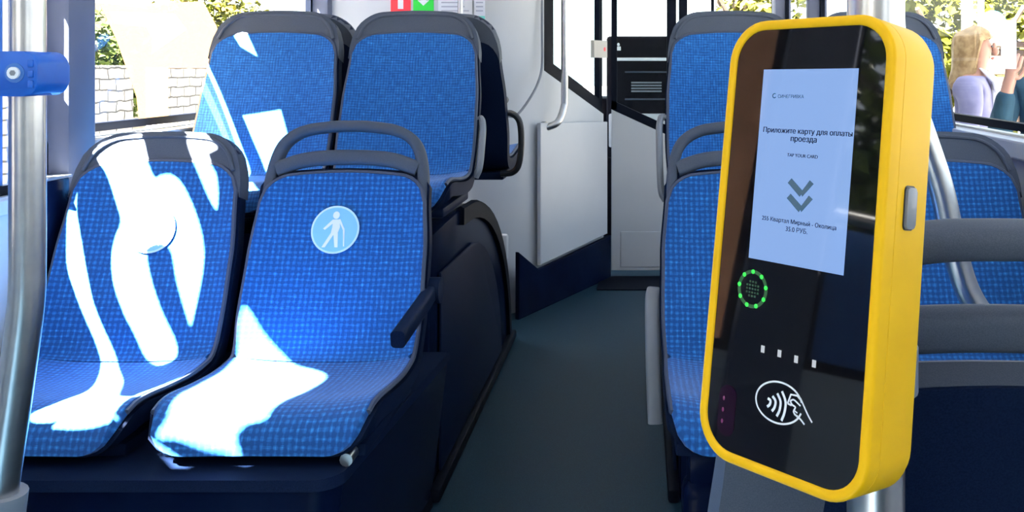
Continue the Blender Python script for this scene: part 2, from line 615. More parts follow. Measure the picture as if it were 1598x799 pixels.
CA, CB = Vector((-.57, 4.02)), Vector((-.20, 4.80))
def cab(t):                    # point on the slanting cab side
    p = CA.lerp(CB, t)
    return (p.x, p.y)
corner = []
for k in range(13):           # rounded corner between the cross wall and the cab side
    a = k / 12
    p0, p1, p2 = Vector((-.92, 3.98)), Vector((-.60, 3.96)), Vector(cab(.30))
    corner.append(tuple(p0 * (1 - a) ** 2 + p1 * 2 * a * (1 - a) + p2 * a * a))
plan = [(XL, 3.98)] + corner
bm = plan_wall(bmesh.new(), plan, 0.0, 2.3)
struct('wall_cross', bm, M['white_panel'], smooth=True)
def gz(t):                     # height of the sloping glass edge on the cab side
    return 1.14 - (t - .30) / .7 * .235
ts = [.30 + .7 * k / 8 for k in range(9)]
bm = plan_wall(bmesh.new(), [cab(t) for t in ts], 0.0, [gz(t) - .035 for t in ts])
struct('wall_cab', bm, M['white_panel'], smooth=True)
t = thing('window_10', (cab(.6)[0], cab(.6)[1], .9), None, None); t['kind'] = 'structure'
off = lambda p: (p[0] - .012, p[1] + .006)
part(t, 'pane', plan_wall(bmesh.new(), [off(cab(.33)), off(cab(.985))], [gz(.33), gz(.985)], 2.25, .005), M['glass_tint'], smooth=False)
bm = bmesh.new()
plan_wall(bm, [cab(.30), cab(.985)], [gz(.30) - .035, gz(.985) - .035], [gz(.30) + .03, gz(.985) + .03], .03)
plan_wall(bm, [cab(.30), cab(.40)], gz(.345), 2.28, .03)
plan_wall(bm, [cab(.945), cab(.985)], gz(.985), 2.28, .03)
plan_wall(bm, [cab(.30), cab(.985)], 2.24, 2.3, .03)
part(t, 'gasket', bm, M['black_rubber'], smooth=False)
# cab door: lower white leaf, black-framed glass above
DX0, DX1, DY = -.158, .19, 4.81
t = thing('door_1', (0, DY, 0), None, None); t['kind'] = 'structure'
dz = lambda x: .895 - (x - DX0) * .46
part(t, 'leaf', prism(bmesh.new(), [(DX0, DY, .03), (DX1, DY, .03), (DX1, DY, dz(DX1)), (DX0, DY, dz(DX0))], (0, .03, 0), .004), M['white_panel'], smooth=False)
part(t, 'kick_plate', B(DX0 + .05, DX1 - .01, DY - .004, DY, .05, .24, bevel=.002), M['white_panel'], smooth=False)
bm = bmesh.new()
prism(bm, [(DX0, DY, dz(DX0)), (DX1, DY, dz(DX1)), (DX1, DY, dz(DX1) + .05), (DX0, DY, dz(DX0) + .05)], (0, .03, 0))
box(bm, DX0, DX0 + .03, DY, DY + .03, dz(DX0), 2.2)
box(bm, DX1 - .05, DX1, DY, DY + .03, dz(DX1), 2.2)
box(bm, DX0, DX1, DY, DY + .03, 2.15, 2.25)
part(t, 'frame', bm, M['black_rubber'], smooth=False)
part(t, 'pane', prism(bmesh.new(), [(DX0, DY + .012, dz(DX0)), (DX1, DY + .012, dz(DX1)), (DX1, DY + .012, 2.2), (DX0, DY + .012, 2.2)], (0, .005, 0)), M['glass_tint'], smooth=False)
# panel cover screwed on the cab side, dark kick skirt beneath it
def cabpt(t, z, o=0.0):
    p = CA.lerp(CB, t)
    n = Vector((CB.y - CA.y, -(CB.x - CA.x))).normalized()
    return Vector((p.x + n.x * o, p.y + n.y * o, z))
bm = prism(bmesh.new(), [cabpt(.205, .20, .012), cabpt(.985, .235, .012), cabpt(.985, .83, .012), cabpt(.205, .86, .012)],
           (cabpt(0, 0, .02) - cabpt(0, 0, 0)), .004)
struct('trim_30', bm, M['white_panel'])
bm = prism(bmesh.new(), [cabpt(-.03, 0, .025), cabpt(1.0, 0, .025), cabpt(1.0, .225, .025), cabpt(.16, .185, .025), cabpt(-.03, .30, .025)],
           (cabpt(0, 0, .022) - cabpt(0, 0, 0)), .004)
struct('baseboard_cab', bm, M['navy_gloss'])
bm = B(-.9, -.585, 3.93, 3.975, .27, .385, bevel=.012)
struct('trim_31', bm, M['white_panel'], smooth=True)


# ------------------------------------------------------------------ podium and wheel housings
def loop_prism(bm, lo, hi):
    a = [bm.verts.new(p) for p in lo]; b = [bm.verts.new(p) for p in hi]
    n = len(a)
    bm.faces.new(a[::-1]); bm.faces.new(b)
    for i in range(n):
        bm.faces.new((a[i], a[(i + 1) % n], b[(i + 1) % n], b[i]))
    return bm


PT = .395
t = thing('seat_podium', (-.95, 1.93, 0), 'dark navy plinth box that carries the two front left seats', 'seat base')
def podium_loop(dx, z, o=0.0):
    xr0, xr1 = -.535 + dx, -.492 + dx
    pts = [(-1.405, 2.285, z), (-1.405, 1.578 - o, z)]
    for k in range(7):
        a = math.radians(-90 + 90 * k / 6)
        pts.append((xr0 + o - .05 + .05 * math.cos(a), 1.628 - o + .05 * math.sin(a), z))
    pts.append((xr1 + o, 2.285, z))
    return pts
lo = podium_loop(-.045, 0.0); hi = podium_loop(0, PT - .02)
part(t, 'body', loop_prism(bmesh.new(), lo, hi), M['navy_gloss'])
part(t, 'top_lip', loop_prism(bmesh.new(), podium_loop(0, PT - .02, .006), podium_loop(0, PT, .004)), M['shell_dark'])
part(t, 'foot_strip', loop_prism(bmesh.new(), podium_loop(-.05, 0, .012), podium_loop(-.05, .03, .008)), M['black_rubber'])


def wheel_housing(sgn, xo, xw_, label):
    """xo: aisle face; xw_: wall side"""
    t = thing('wheel_housing', ((xo + xw_) / 2, 3.0, 0), label, 'wheel arch')
    prof = [(2.30, 0), (2.30, .69), (2.74, .69)]
    arc = [(2.74 + .95 * math.sin(math.radians(a)), .69 * (1 - (1 - math.cos(math.radians(a))) ** 1.0)) for a in range(8, 91, 6)]
    prof += arc + [(3.69, 0)]
    inner = xo - sgn * .26
    bm = prism(bmesh.new(), [(xo, y, z) for y, z in prof], (inner - xo, 0, 0), .012)
    part(t, 'side_panel', bm, M['navy_gloss'])
    part(t, 'body', B(min(inner, xw_), max(inner, xw_), 2.30, 3.69, 0, .695, bevel=.01), M['navy_gloss'])
    path = [Vector((xo + sgn * .002, y, z)) for y, z in [(2.70, .69)] + arc + [(3.69, .0)]]
    sec = [(-.045, -.012), (.005, -.012), (.012, 0), (.005, .012), (-.045, .012)]
    bm = bmesh.new()
    rings = []
    for i, p in enumerate(path):
        tn = (path[min(i + 1, len(path) - 1)] - path[max(i - 1, 0)]).normalized()
        nr = Vector((0, -tn.z, tn.y)) if tn.y * 1 > -9 else Vector((0, 0, 1))
        rings.append([bm.verts.new(p + nr * a + Vector((b, 0, 0))) for a, b in sec])
    for i in range(len(rings) - 1):
        for j in range(5):
            bm.faces.new((rings[i][j], rings[i][(j + 1) % 5], rings[i + 1][(j + 1) % 5], rings[i + 1][j]))
    bm.faces.new(rings[0]); bm.faces.new(rings[-1][::-1])
    part(t, 'arch_trim', bm, M['black_rubber'])
    arc2 = [(2.74 + .70 * math.sin(math.radians(a)), .57 * math.cos(math.radians(a))) for a in range(10, 91, 8)]
    bm = prism(bmesh.new(), [(xo + sgn * .004, y, z) for y, z in [(2.40, .04), (2.40, .57)] + arc2 + [(3.44, .04)]], (sgn * .008, 0, 0), .004)
    part(t, 'access_cover', bm, M['shell_dark'])
    part(t, 'foot_strip', B(min(xo, xo + sgn * .03), max(xo, xo + sgn * .03), 2.30, 3.72, 0, .035, bevel=.008), M['black_rubber'])
    return t


wheel_housing(1, -.545, XL + .006, 'glossy dark navy wheel arch cover with curved black edge under the high left seats')
wheel_housing(-1, .10, XR - .006, 'dark navy wheel arch cover behind the right hand seats')


# ------------------------------------------------------------------ seats
PROF = [(.172, .512), (.152, .44), (.128, .36), (.098, .27), (.064, .18), (.032, .10), (.012, .045), (-.012, .014), (-.05, .004),
        (-.12, .002), (-.21, .010), (-.29, .020), (-.335, .016), (-.362, -.004), (-.372, -.04)]
PATH = smooth_path([(0, y, z) for y, z in PROF], 6)
ARC = [0.0]
for i in range(1, len(PATH)):
    ARC.append(ARC[-1] + (PATH[i] - PATH[i - 1]).length)
SL = ARC[-1]


def prof_at(s):
    s = max(0.0, min(SL, s))
    for i in range(1, len(ARC)):
        if s <= ARC[i]:
            k = (s - ARC[i - 1]) / max(ARC[i] - ARC[i - 1], 1e-9)
            p = PATH[i - 1].lerp(PATH[i], k)
            a, b = PATH[max(i - 2, 0)], PATH[min(i + 1, len(PATH) - 1)]
            tg = (b - a).normalized()
            return p, Vector((0, tg.z, -tg.y))    # normal towards the sitter: (-y, +z)
    return PATH[-1], Vector((0, 0, 1))


def s_of_z(z):
    for i in range(1, len(ARC)):
        if PATH[i].z <= z <= PATH[i - 1].z:
            return ARC[i]
    return 0
S_CREASE = s_of_z(.012)


def halfw(s):
    tab = [(0, .172), (.06, .178), (.14, .188), (.30, .199), (.42, .201), (S_CREASE, .196), (S_CREASE + .1, .197), (SL - .12, .197), (SL, .192)]
    for (a, wa), (b, wb) in zip(tab, tab[1:]):
        if s <= b:
            k = max(0, (s - a) / (b - a)); k = k * k * (3 - 2 * k)
            return wa + (wb - wa) * k
    return tab[-1][1]


def corner_drop(ax, w, r):
    d = max(0.0, ax - (w - r))
    return r - math.sqrt(max(0.0, r * r - d * d))


def seat_grid(nu, nv, sa, sb, ra, rb, arch_a, grow, lift, bolster, low=0.0):
    rows = []
    for j in range(nv + 1):
        row = []
        v = j / nv
        for i in range(nu + 1):
            u = -1 + 2 * i / nu
            u = math.copysign(1 - (1 - abs(u)) ** 1.25, u)
            w0, w1 = halfw(sa) + grow, halfw(sb) + grow
            s0 = sa + arch_a * u * u + corner_drop(abs(u) * w0, w0, ra)
            s1 = sb - corner_drop(abs(u) * w1, w1, rb) + low * (.25 * u * u + .75 * abs(u) ** 14)
            s = s0 + (s1 - s0) * v
            w = halfw(s) + grow
            p, nr = prof_at(s)
            bl = bolster * abs(u) ** 3
            q = p + nr * (lift + bl) + Vector((u * w, 0, 0))
            row.append((q, (u * w, s)))
        rows.append(row)
    return rows


def slab(front, back, uvfront=True):
    bm = bmesh.new()
    uvl = bm.loops.layers.uv.new('UVMap')
    A = [[bm.verts.new(q) for q, _ in r] for r in front]
    Bk = [[bm.verts.new(q) for q, _ in r] for r in back]
    UV = {}
    for rs, vs_ in ((front, A), (back, Bk)):
        for r, vr in zip(rs, vs_):
            for (q, uv), v in zip(r, vr):
                UV[v] = uv
    nv, nu = len(front) - 1, len(front[0]) - 1
    fs = []
    for j in range(nv):
        for i in range(nu):
            fs.append(bm.faces.new((A[j][i], A[j + 1][i], A[j + 1][i + 1], A[j][i + 1])))
            fs.append(bm.faces.new((Bk[j][i], Bk[j][i + 1], Bk[j + 1][i + 1], Bk[j + 1][i])))
    ring = [(0, i) for i in range(nu)] + [(j, nu) for j in range(nv)] + [(nv, nu - i) for i in range(nu)] + [(nv - j, 0) for j in range(nv)]
    n = len(ring)
    for k in range(n):
        a, b = ring[k], ring[(k + 1) % n]
        fs.append(bm.faces.new((A[a[0]][a[1]], A[b[0]][b[1]], Bk[b[0]][b[1]], Bk[a[0]][a[1]])))
    for f_ in fs:
        for lp in f_.loops:
            lp[uvl].uv = UV[lp.vert]
    return bm


def walking_figure(root, name, cx, cy, cz, r, tilt_n, material):
    pass


def make_seat(label, x, y, z, rz=0.0, handle=False, fabric='fabric', group='blue bus seats', back_mat='shell_dark'):
    root = thing('passenger_seat', (x, y, z), label, 'bus seat', group, rz)
    root['_'] = 0
    del root['_']
    top = s_of_z(.437) if handle else 0.0
    fab = s_of_z(.425) if handle else s_of_z(.452)
    # outer shell, front skin and bulging rear skin
    fr = seat_grid(20, 44, top, SL, .075 if not handle else .03, .07, .016, .012, -.004, .016)
    bk = seat_grid(20, 44, top, SL, .075 if not handle else .03, .07, .016, .010, -.034, .010)
    part(root, 'shell', slab(fr, bk), M[back_mat], world=False)
    # upholstery in two pads that meet in the crease
    sc = S_CREASE + .004
    for nm, a, b, ra, rb, ar in (('back_pad', fab, sc - .004, .055, .012, .018), ('seat_pad', sc + .002, SL - .004, .012, .065, 0.0)):
        fr = seat_grid(24, 34, a, b, ra, rb, ar, .0, .010, .016)
        for j, r_ in enumerate(fr):     # the pad edge rolls in
            pass
        mid = seat_grid(24, 34, a, b, ra, rb, ar, .004, .0, .016)
        part(root, nm, slab(fr, mid), M[fabric], world=False, angle=60)
    # thin piping round the pads
    edge = seat_grid(24, 34, fab - .003, SL - .001, .055, .065, .018, .003, .004, .016)
    nv, nu = 34, 24
    ring = [edge[j][0][0] for j in range(nv, -1, -1)] + [edge[0][i][0] for i in range(1, nu)] + [edge[j][nu][0] for j in range(0, nv + 1)]
    bm = sweep(bmesh.new(), ring, circ(.0055, 6))
    part(root, 'piping', bm, M['rim'], world=False)
    if handle:
        # open grab arch over the back
        zc = lambda zz: prof_at(s_of_z(zz))[0].y
        pts = [(-.186, .27), (-.184, .36), (-.177, .43), (-.158, .482), (-.115, .512), (-.05, .523), (0, .525), (.05, .523), (.115, .512), (.158, .482), (.177, .43), (.184, .36), (.186, .27)]
        path = smooth_path([(a, prof_at(s_of_z(min(b, .505)))[0].y + .004 + (.014 if b < .3 else .004 if b < .40 else 0), b) for a, b in pts], 6)
        part(root, 'grab_arch', sweep(bmesh.new(), path, rrect(.026, .036, .010, 3), up=(0, -1, .3)), M['shell'], world=False)
        pts = [(-.168, .425), (-.10, .446), (0, .452), (.10, .446), (.168, .425)]
        path = smooth_path([(a, .172 - (.512 - b) * .33, b) for a, b in pts], 6)
        part(root, 'cross_bar', sweep(bmesh.new(), path, rrect(.036, .026, .010, 3), up=(0, -1, .3)), M['shell'], world=False)
    else:
        # moulded head band over the top edge
        a, b = 0.0, fab + .002
        fr = seat_grid(28, 8, a, b, .078, .0, .016, .0125, .005, .016, .085)
        bk = seat_grid(28, 8, a, b, .078, .0, .016, .0125, -.036, .008, .085)
        part(root, 'head_band', slab(fr, bk), M['shell'], world=False)
        fr = seat_grid(24, 3, a - .0, .014, .078, .0, .016, .014, .009, .016)
        e0 = seat_grid(24, 3, .012, .02, .070, .0, .016, -.004, .004, .016)
        ridge = [q for q, _ in e0[0]]
        part(root, 'band_ridge', sweep(bmesh.new(), ridge, circ(.005, 8)), M['shell'], world=False)
    # under-frame
    part(root, 'base_frame', B(-.19, .19, -.335, .0, -.056, -.03, bevel=.006), M['shell_dark'], world=False)
    return root


def sticker(root, u, v_s, r, figure=True):
    """round pictogram sticker lying on the back pad"""
    p, nr = prof_at(v_s)
    p = p + nr * .0118 + Vector((u, 0, 0))
    ex = Vector((1, 0, 0)); ez = nr.cross(ex).normalized()
    if ez.z < 0: ez = -ez
    def P(a, b, o=0.0):
        a2 = a * r; b2 = b * r
        q, n2 = prof_at(v_s - b2)
        return q + n2 * (.0122 + .0025 + o) + Vector((u + a2, 0, 0))
    def disc(r0, o, nn=40):
        bm = bmesh.new()
        vs2 = []
        for rr in (0.0, r0 * .5, r0):
            if rr == 0:
                vs2.append([bm.verts.new(P(0, 0, o))])
            else:
                vs2.append([bm.verts.new(P(rr * math.cos(2 * math.pi * k / nn), rr * math.sin(2 * math.pi * k / nn), o)) for k in range(nn)])
        rim = [bm.verts.new(P(r0 * math.cos(2 * math.pi * k / nn), r0 * math.sin(2 * math.pi * k / nn), o - .002)) for k in range(nn)]
        for k in range(nn):
            k2 = (k + 1) % nn
            bm.faces.new((vs2[0][0], vs2[1][k], vs2[1][k2]))
            bm.faces.new((vs2[1][k], vs2[2][k], vs2[2][k2], vs2[1][k2]))
            bm.faces.new((vs2[2][k], rim[k], rim[k2], vs2[2][k2]))
        return bm
    st = part(root, 'priority_sticker', disc(1.0, 0), M['sticker_rim'], world=False)
    part(st, 'sticker_face', disc(.92, .0006), M['sticker_blue'], world=False)
    bm = bmesh.new()
    def blob(pts):
        vv = [bm.verts.new(P(a, b, .0012)) for a, b in pts]
        bm.faces.new(vv)
    blob([(.0 + .14 * math.cos(k * math.pi / 8), .60 + .16 * math.sin(k * math.pi / 8)) for k in range(16)])
    blob([(-.13, .42), (.16, .42), (.20, .10), (.12, -.18), (-.16, -.18), (-.12, .1)])
    blob([(-.13, .42), (-.08, .28), (-.42, -.02), (-.50, .04)])
    blob([(.10, .42), (.18, .44), (.40, .02), (.33, -.02)])
    blob([(-.16, -.15), (.0, -.15), (-.34, -.74), (-.48, -.74)])
    blob([(-.05, -.15), (.14, -.15), (.19, -.74), (.06, -.74)])
    blob([(.33, 0), (.40, .02), (.46, -.70), (.41, -.70)])
    part(st, 'walking_figure', bm, M['white'], world=False, smooth=False)
    return st


def armrest(root, pts, w, h, material, name='armrest'):
    bm = sweep(bmesh.new(), [Vector(p) for p in pts], rrect(w, h, min(w, h) * .3, 3))
    return part(root, name, bm, material, world=False)


M['sticker_rim'] = mat('pale_sticker_border', (0.55, 0.78, 0.92), 0.5)
M['sticker_blue'] = mat('light_blue_sticker', (0.20, 0.50, 0.80), 0.5)

FY, FZ = 2.0, .452
g1 = 'blue bus seats'
s1 = make_seat('window seat in the front left pair with strong sun stripes down its back', -1.145, FY, FZ)
sticker(s1, .005, s_of_z(.29), .055)
s2 = make_seat('front left aisle seat with open grab arch and round walking figure sticker', -.70, FY, FZ, handle=True)
sticker(s2, -.012, s_of_z(.297), .056)
a_ = part(s2, 'armrest', sweep(bmesh.new(), [Vector((.214, .085, .150)), Vector((.214, .0, .140)), Vector((.204, -.17, .112))], rrect(.030, .036, .008, 3)), M['shell_dark'], world=False)
part(a_, 'hinge', T([(.188, .085, .15), (.236, .085, .15)], .030, 18, 0), M['shell_dark'], world=False)
part(s2, 'bracket', T([(.165, -.33, -.045), (.165, -.372, -.045)], .012, 12, 0), M['steel'], world=False)

TY, TZ = 2.655, .785
s3 = make_seat('high left window seat with grey head band and a sunlit wedge low on its back', -1.132, TY, TZ, fabric='fabric_tall')
s4 = make_seat('high left aisle seat with grey head band, upright against the white partition', -.70, TY, TZ, fabric='fabric_tall')
loop = [(.195, .06, .165), (.215, .06, .18), (.224, .045, .155), (.226, .02, .11), (.222, .0, .04), (.21, .0, .01)]
part(s4, 'grab_handle', T(loop, .0105, 10), M['grey_metal'], world=False)
BY, BZ = 3.11, .785
s5 = make_seat('dark backed seat turned away behind the high left window seat', -1.13, BY, BZ, math.pi, fabric='fabric_tall')
s6 = make_seat('dark backed seat turned away behind the high left aisle seat, with black loop handle', -.665, BY, BZ, math.pi, fabric='fabric_tall')
loop = [(-.185, .055, .172), (-.222, .05, .178), (-.250, .045, .15), (-.256, .04, .08), (-.248, .04, .005), (-.225, .035, -.025), (-.185, .03, -.03)]
part(s6, 'grab_handle', T(loop, .011, 10), M['black'], world=False)

s7 = make_seat('right aisle seat with open grab arch, half hidden by the yellow ticket machine', .255, FY, FZ, handle=True)
part(s7, 'armrest', sweep(bmesh.new(), smooth_path([(-.224, .105, .145), (-.228, .08, .13), (-.228, .055, .06), (-.226, .04, -.04), (-.222, .038, -.14)], 5), rrect(.020, .034, .008, 3), up=(1, 0, 0)), M['grey_metal'], world=False)
bm = bmesh.new()
box(bm, -.175, -.09, -.29, -.20, -FZ, -.13, bevel=.03, seg=3)
box(bm, -.165, -.02, -.275, -.215, -.15, -.062, bevel=.02)
box(bm, -.19, .10, -.31, -.10, -FZ, -FZ + .02, bevel=.006)
part(s7, 'leg', bm, M['navy_gloss'], world=False)
s8 = make_seat('right window seat with grey head band, beside the wall under the passers-by', .695, FY, FZ)
bm = bmesh.new()
box(bm, -.05, .05, -.20, -.12, -FZ, -.06, bevel=.012)
part(s8, 'leg', bm, M['navy_gloss'], world=False)
s9 = make_seat('high right aisle seat with pale side handle, left of the ticket machine', .285, TY, TZ, fabric='fabric_tall')
loop = [(-.195, .06, .175), (-.22, .06, .185), (-.228, .045, .165), (-.230, .02, .12), (-.226, .0, -.02), (-.212, .0, -.06)]
part(s9, 'grab_handle', T(loop, .0105, 10), M['grey_metal'], world=False)
s10 = make_seat('high right window seat showing right of the ticket machine', .735, TY, TZ, fabric='fabric_tall')
NY, NZ = .85, .465
s11 = make_seat('nearest seat seen from behind, dark back with open grey grab arch, right foreground', .265, NY, NZ, math.pi, handle=True, back_mat='shell')
bk = seat_grid(14, 30, s_of_z(.432), s_of_z(.03), .03, .03, .014, -.045, -.0335, .010)  # grey left round this stands for light on the shell's curved edge
fr = seat_grid(14, 30, s_of_z(.432), s_of_z(.03), .03, .03, .014, -.045, -.0375, .010)
part(s11, 'back_middle', slab(fr, bk), M['shell_dark'], world=False, label='dark navy middle of the shell back, lit edges left grey')
bm = bmesh.new()
box(bm, -.05, .05, -.20, -.12, -NZ, -.06, bevel=.012)
part(s11, 'leg', bm, M['navy_gloss'], world=False)

# ------------------------------------------------------------------ poles and rails
t = thing('stanchion', (-.72, .98, 0), 'bent steel grab pole at the left edge with a blue clamp', 'grab pole', 'steel grab poles')
Yp = .98
pp = [(43, -640), (43, -200), (43, 200), (43, 400), (41, 470), (33, 540), (22, 620), (10, 700), (0, 770), (-6, 830)]
part(t, 'tube', T([at(x, y, Yp) for x, y in pp] + [Vector((-.722, Yp, .30)), Vector((-.725, Yp, .0))], .0175, 20), M['steel'])
bm = T([at(1, 768, Yp), at(-8, 840, Yp)], .026, 20, 0)
part(t, 'socket', bm, M['grey_metal'])
c = at(43, 115, Yp)
bm = bmesh.new()
path = [c + Vector((0, 0, -.0235)), c + Vector((0, 0, -.021)), c + Vector((0, 0, .021)), c + Vector((0, 0, .0235))]
sweep(bm, path, circ(.0225, 24))
prism(bm, [(c.x + a - .013, c.y - .027, c.z + b) for a, b in rrect(.084, .048, .015, 5)], (0, .054, 0), .0025)
for dz_ in (-.011, 0, .011):
    box(bm, c.x + .019, c.x + .025, c.y - .0285, c.y - .026, c.z + dz_ - .004, c.z + dz_ + .004, bevel=.001)
cl = part(t, 'clamp', bm, M['blue_plastic'])
part(cl, 'screw', T([(c.x + .005, c.y - .0305, c.z + .001), (c.x + .005, c.y - .0265, c.z + .001)], .0065, 14, 0), M['white'])
part(cl, 'screw_socket', T([(c.x + .005, c.y - .0312, c.z + .001), (c.x + .005, c.y - .0302, c.z + .001)], .0032, 6, 0), M['grey_metal'])
part(cl, 'screw_recess', T([(c.x + .005, c.y - .0278, c.z + .001), (c.x + .005, c.y - .0268, c.z + .001)], .0105, 18, 0), M['mask_blue'])
part(t, 'side_rail', T([(c.x - .03, c.y, c.z), (c.x - .55, c.y, c.z)], .016, 16, 0), M['steel'])

VX, VY = .1632, .6235
t = thing('stanchion', (VX, VY, 0), 'straight steel grab pole behind the yellow ticket machine', 'grab pole', 'steel grab poles')
part(t, 'tube', T([(VX, VY, 0), (VX, VY, 2.3)], .0197, 24, 0), M['steel'])
part(t, 'clamp', T([(VX, VY, .897), (VX, VY, .928)], .0285, 24, 0), M['grey_metal'])
part(t, 'foot', T([(VX, VY, 0), (VX, VY, .03)], .04, 24, 0), M['grey_metal'])
t = thing('grab_rail', (.46, 1.36, .6), 'curved steel rail sweeping down to the right behind the nearest seat', 'grab rail')
Yp = 1.36
pts = [Vector((.365, Yp, 2.3)), Vector((.368, Yp, 1.6)), at(1395, 60, Yp), at(1428, 170, Yp), at(1468, 290, Yp), at(1490, 390, Yp), at(1513, 460, Yp), at(1550, 508, Yp), at(1600, 530, Yp), at(1700, 540, Yp), Vector((XR, Yp, .70))]
part(t, 'tube', T(pts, .0185, 20), M['steel'])
# rail on the cab side
p0 = cabpt(.385, 1.0, .06)
bm = T([cabpt(.385, 2.28, .07), cabpt(.385, 1.6, .07), cabpt(.385, 1.02, .07), cabpt(.375, .93, .07), cabpt(.33, .86, .06), cabpt(.28, .835, .02)], .017, 14)
t = thing('grab_rail', cabpt(.385, .83, .06), 'pale steel rail bent into the white cab side beside the partition glass', 'grab rail')
part(t, 'tube', bm, M['steel'])
part(t, 'foot_plate', T([cabpt(.28, .835, .005), cabpt(.28, .835, .022)], .03, 16, 0), M['steel'])
t = thing('stanchion', (-.79, 3.93, 0), 'thin pale pole against the white partition beside the notices', 'grab pole')
part(t, 'tube', T([(-.79, 3.93, 0), (-.79, 3.93, 2.3)], .013, 16, 0), M['steel'])
part(t, 'foot', T([(-.79, 3.93, 0), (-.79, 3.93, .03)], .03, 16, 0), M['grey_metal'])

bm = T([(XL + .05, .27, 1.17), (XL + .05, -1.6, 1.17)], .014, 12, 0)  # unseen rail, added to put a glint in the machine glass
solo('window_rail', bm, M['steel'], 'straight steel rail added across the window behind the camera for a glint in the machine', 'rail')
# cable and small fittings
bm = T([(-.60, 3.9, .84), at(790, 183, 3.9), at(806, 180, 3.95), at(826, 155, 4.0), at(840, 128, 4.08), at(846, 100, 4.18), at(846, 40, 4.2), at(846, -40, 4.22)], .006, 8)
solo('cable', bm, M['grey_metal'], 'thin grey cable looping down the rounded white partition corner', 'cable')
p = at(783, 157, 3.925)
bm = T([p + Vector((0, .09, 0)), p], .018, 16, 0)
solo('plug_cap', bm, M['black'], 'small black round cap on the white partition above the loop handle', 'cap')
bm = B(XL, XL + .055, 2.06, 2.148, .60, .86, bevel=.008)
t = thing('wall_box', (XL + .03, 2.1, .60), 'dark navy box low on the grey window pillar by the bent pole', 'wall box')
part(t, 'body', bm, M['navy_gloss'])
bm = bmesh.new()
box(bm, XL, XL + .057, 2.052, 2.15, .858, .864)
part(t, 'rim', bm, M['grey_metal'])

# ------------------------------------------------------------------ signs on the cross wall
SY = 3.98
def plate(name, x0, x1, z0, z1, material, label, cat, group=None):
    t = thing(name, ((x0 + x1) / 2, SY, z0), label, cat, group)
    part(t, 'sheet', B(x0, x1, SY - .003, SY, z0, z1), material, smooth=False)
    return t
def zpx(y): return H - (y - 105) / F * SY
def xpx(x): return (x - 1000) / F * SY
M['red'] = mat('red_sign', (0.75, 0.015, 0.03), 0.4)
M['green'] = mat('green_sign', (0.0, 0.45, 0.03), 0.4)
M['paper'] = noisy(mat('paper', (0.75, 0.77, 0.8), 0.7), (0.74, 0.76, 0.79), (0.78, 0.79, 0.81), 12)
M['teal'] = mat('teal_print', (0.15, 0.55, 0.47), 0.6)
M['ink'] = mat('grey_ink', (0.42, 0.44, 0.50), 0.7)
t = plate('fire_sign', xpx(610), xpx(641), zpx(19), zpx(-12), M['red'], 'red square sign with a white upright extinguisher shape', 'sign')
bm = bmesh.new()
x0 = xpx(625.5)
prism(bm, [(x0 + a, SY - .0042, zpx(14) + b) for a, b in ((-.012, 0), (.012, 0), (.012, .055), (.005, .064), (.005, .072), (-.005, .072), (-.005, .064), (-.012, .055))], (0, .001, 0))
part(t, 'pictogram', bm, M['white'], smooth=False)
t = plate('first_aid_sign', xpx(645), xpx(677), zpx(19), zpx(-12), M['green'], 'green square sign with a white arrow shape', 'sign')
x0 = xpx(661)
bm = prism(bmesh.new(), [(x0 + a, SY - .0042, zpx(9) + b) for a, b in ((0, 0), (.026, .024), (.012, .024), (.012, .06), (-.012, .06), (-.012, .024), (-.026, .024))], (0, .001, 0))
part(t, 'pictogram', bm, M['white'], smooth=False)
t = plate('notice', xpx(684), xpx(737), zpx(24), zpx(-45), M['paper'], 'pale paper notice with grey lines beside the green sign', 'notice')
bm = bmesh.new()
for k in range(9):
    z = zpx(18 - k * 6.5)
    box(bm, xpx(689), xpx(732 - (k * 7) % 16), SY - .0042, SY - .003, z, z + .006)
part(t, 'printed_lines', bm, M['ink'], smooth=False)
t = plate('notice', xpx(740), xpx(757), zpx(37), zpx(-45), M['paper'], 'narrow paper notice with a teal strip along its bottom', 'notice')
part(t, 'teal_strip', B(xpx(740), xpx(757), SY - .0042, SY - .003, zpx(37), zpx(25)), M['teal'], smooth=False)
bm = bmesh.new()
for k in range(6):
    z = zpx(18 - k * 6.5)
    box(bm, xpx(743), xpx(754), SY - .0042, SY - .003, z, z + .006)
part(t, 'printed_lines', bm, M['ink'], smooth=False)

bm = B(-.22, .32, 4.50, 4.79, 0, .006, bevel=.002)
struct('trim_41', bm, M['black_rubber'])
# card on the partition glass
c = cabpt(.91, 1.215, .02)
d = (cabpt(1, 0, 0) - cabpt(0, 0, 0)).normalized(); nn = (cabpt(0, 0, 1) - cabpt(0, 0, 0)).normalized()
def cardq(a0, a1, b0, b1, o, th):
    return prism(bmesh.new(), [c + d * a + Vector((0, 0, b)) + nn * o for a, b in ((a0, b0), (a1, b0), (a1, b1), (a0, b1))], nn * th)
t = thing('card_reader', c - Vector((0, 0, .04)), 'small beige card box with a red dot on the dark cab glass post', 'card')
M['beige'] = mat('beige_card', (0.50, 0.47, 0.42), 0.6)
part(t, 'body', cardq(-.10, .045, -.045, .045, .0, .02), M['beige'], smooth=False)
bm = bmesh.new()
q = c + d * .015 + nn * .0205
prism(bm, [q + d * (.011 * math.cos(k * math.pi / 8)) + Vector((0, 0, .011 * math.sin(k * math.pi / 8))) for k in range(16)], nn * .001)
part(t, 'red_dot', bm, M['red'], smooth=False)

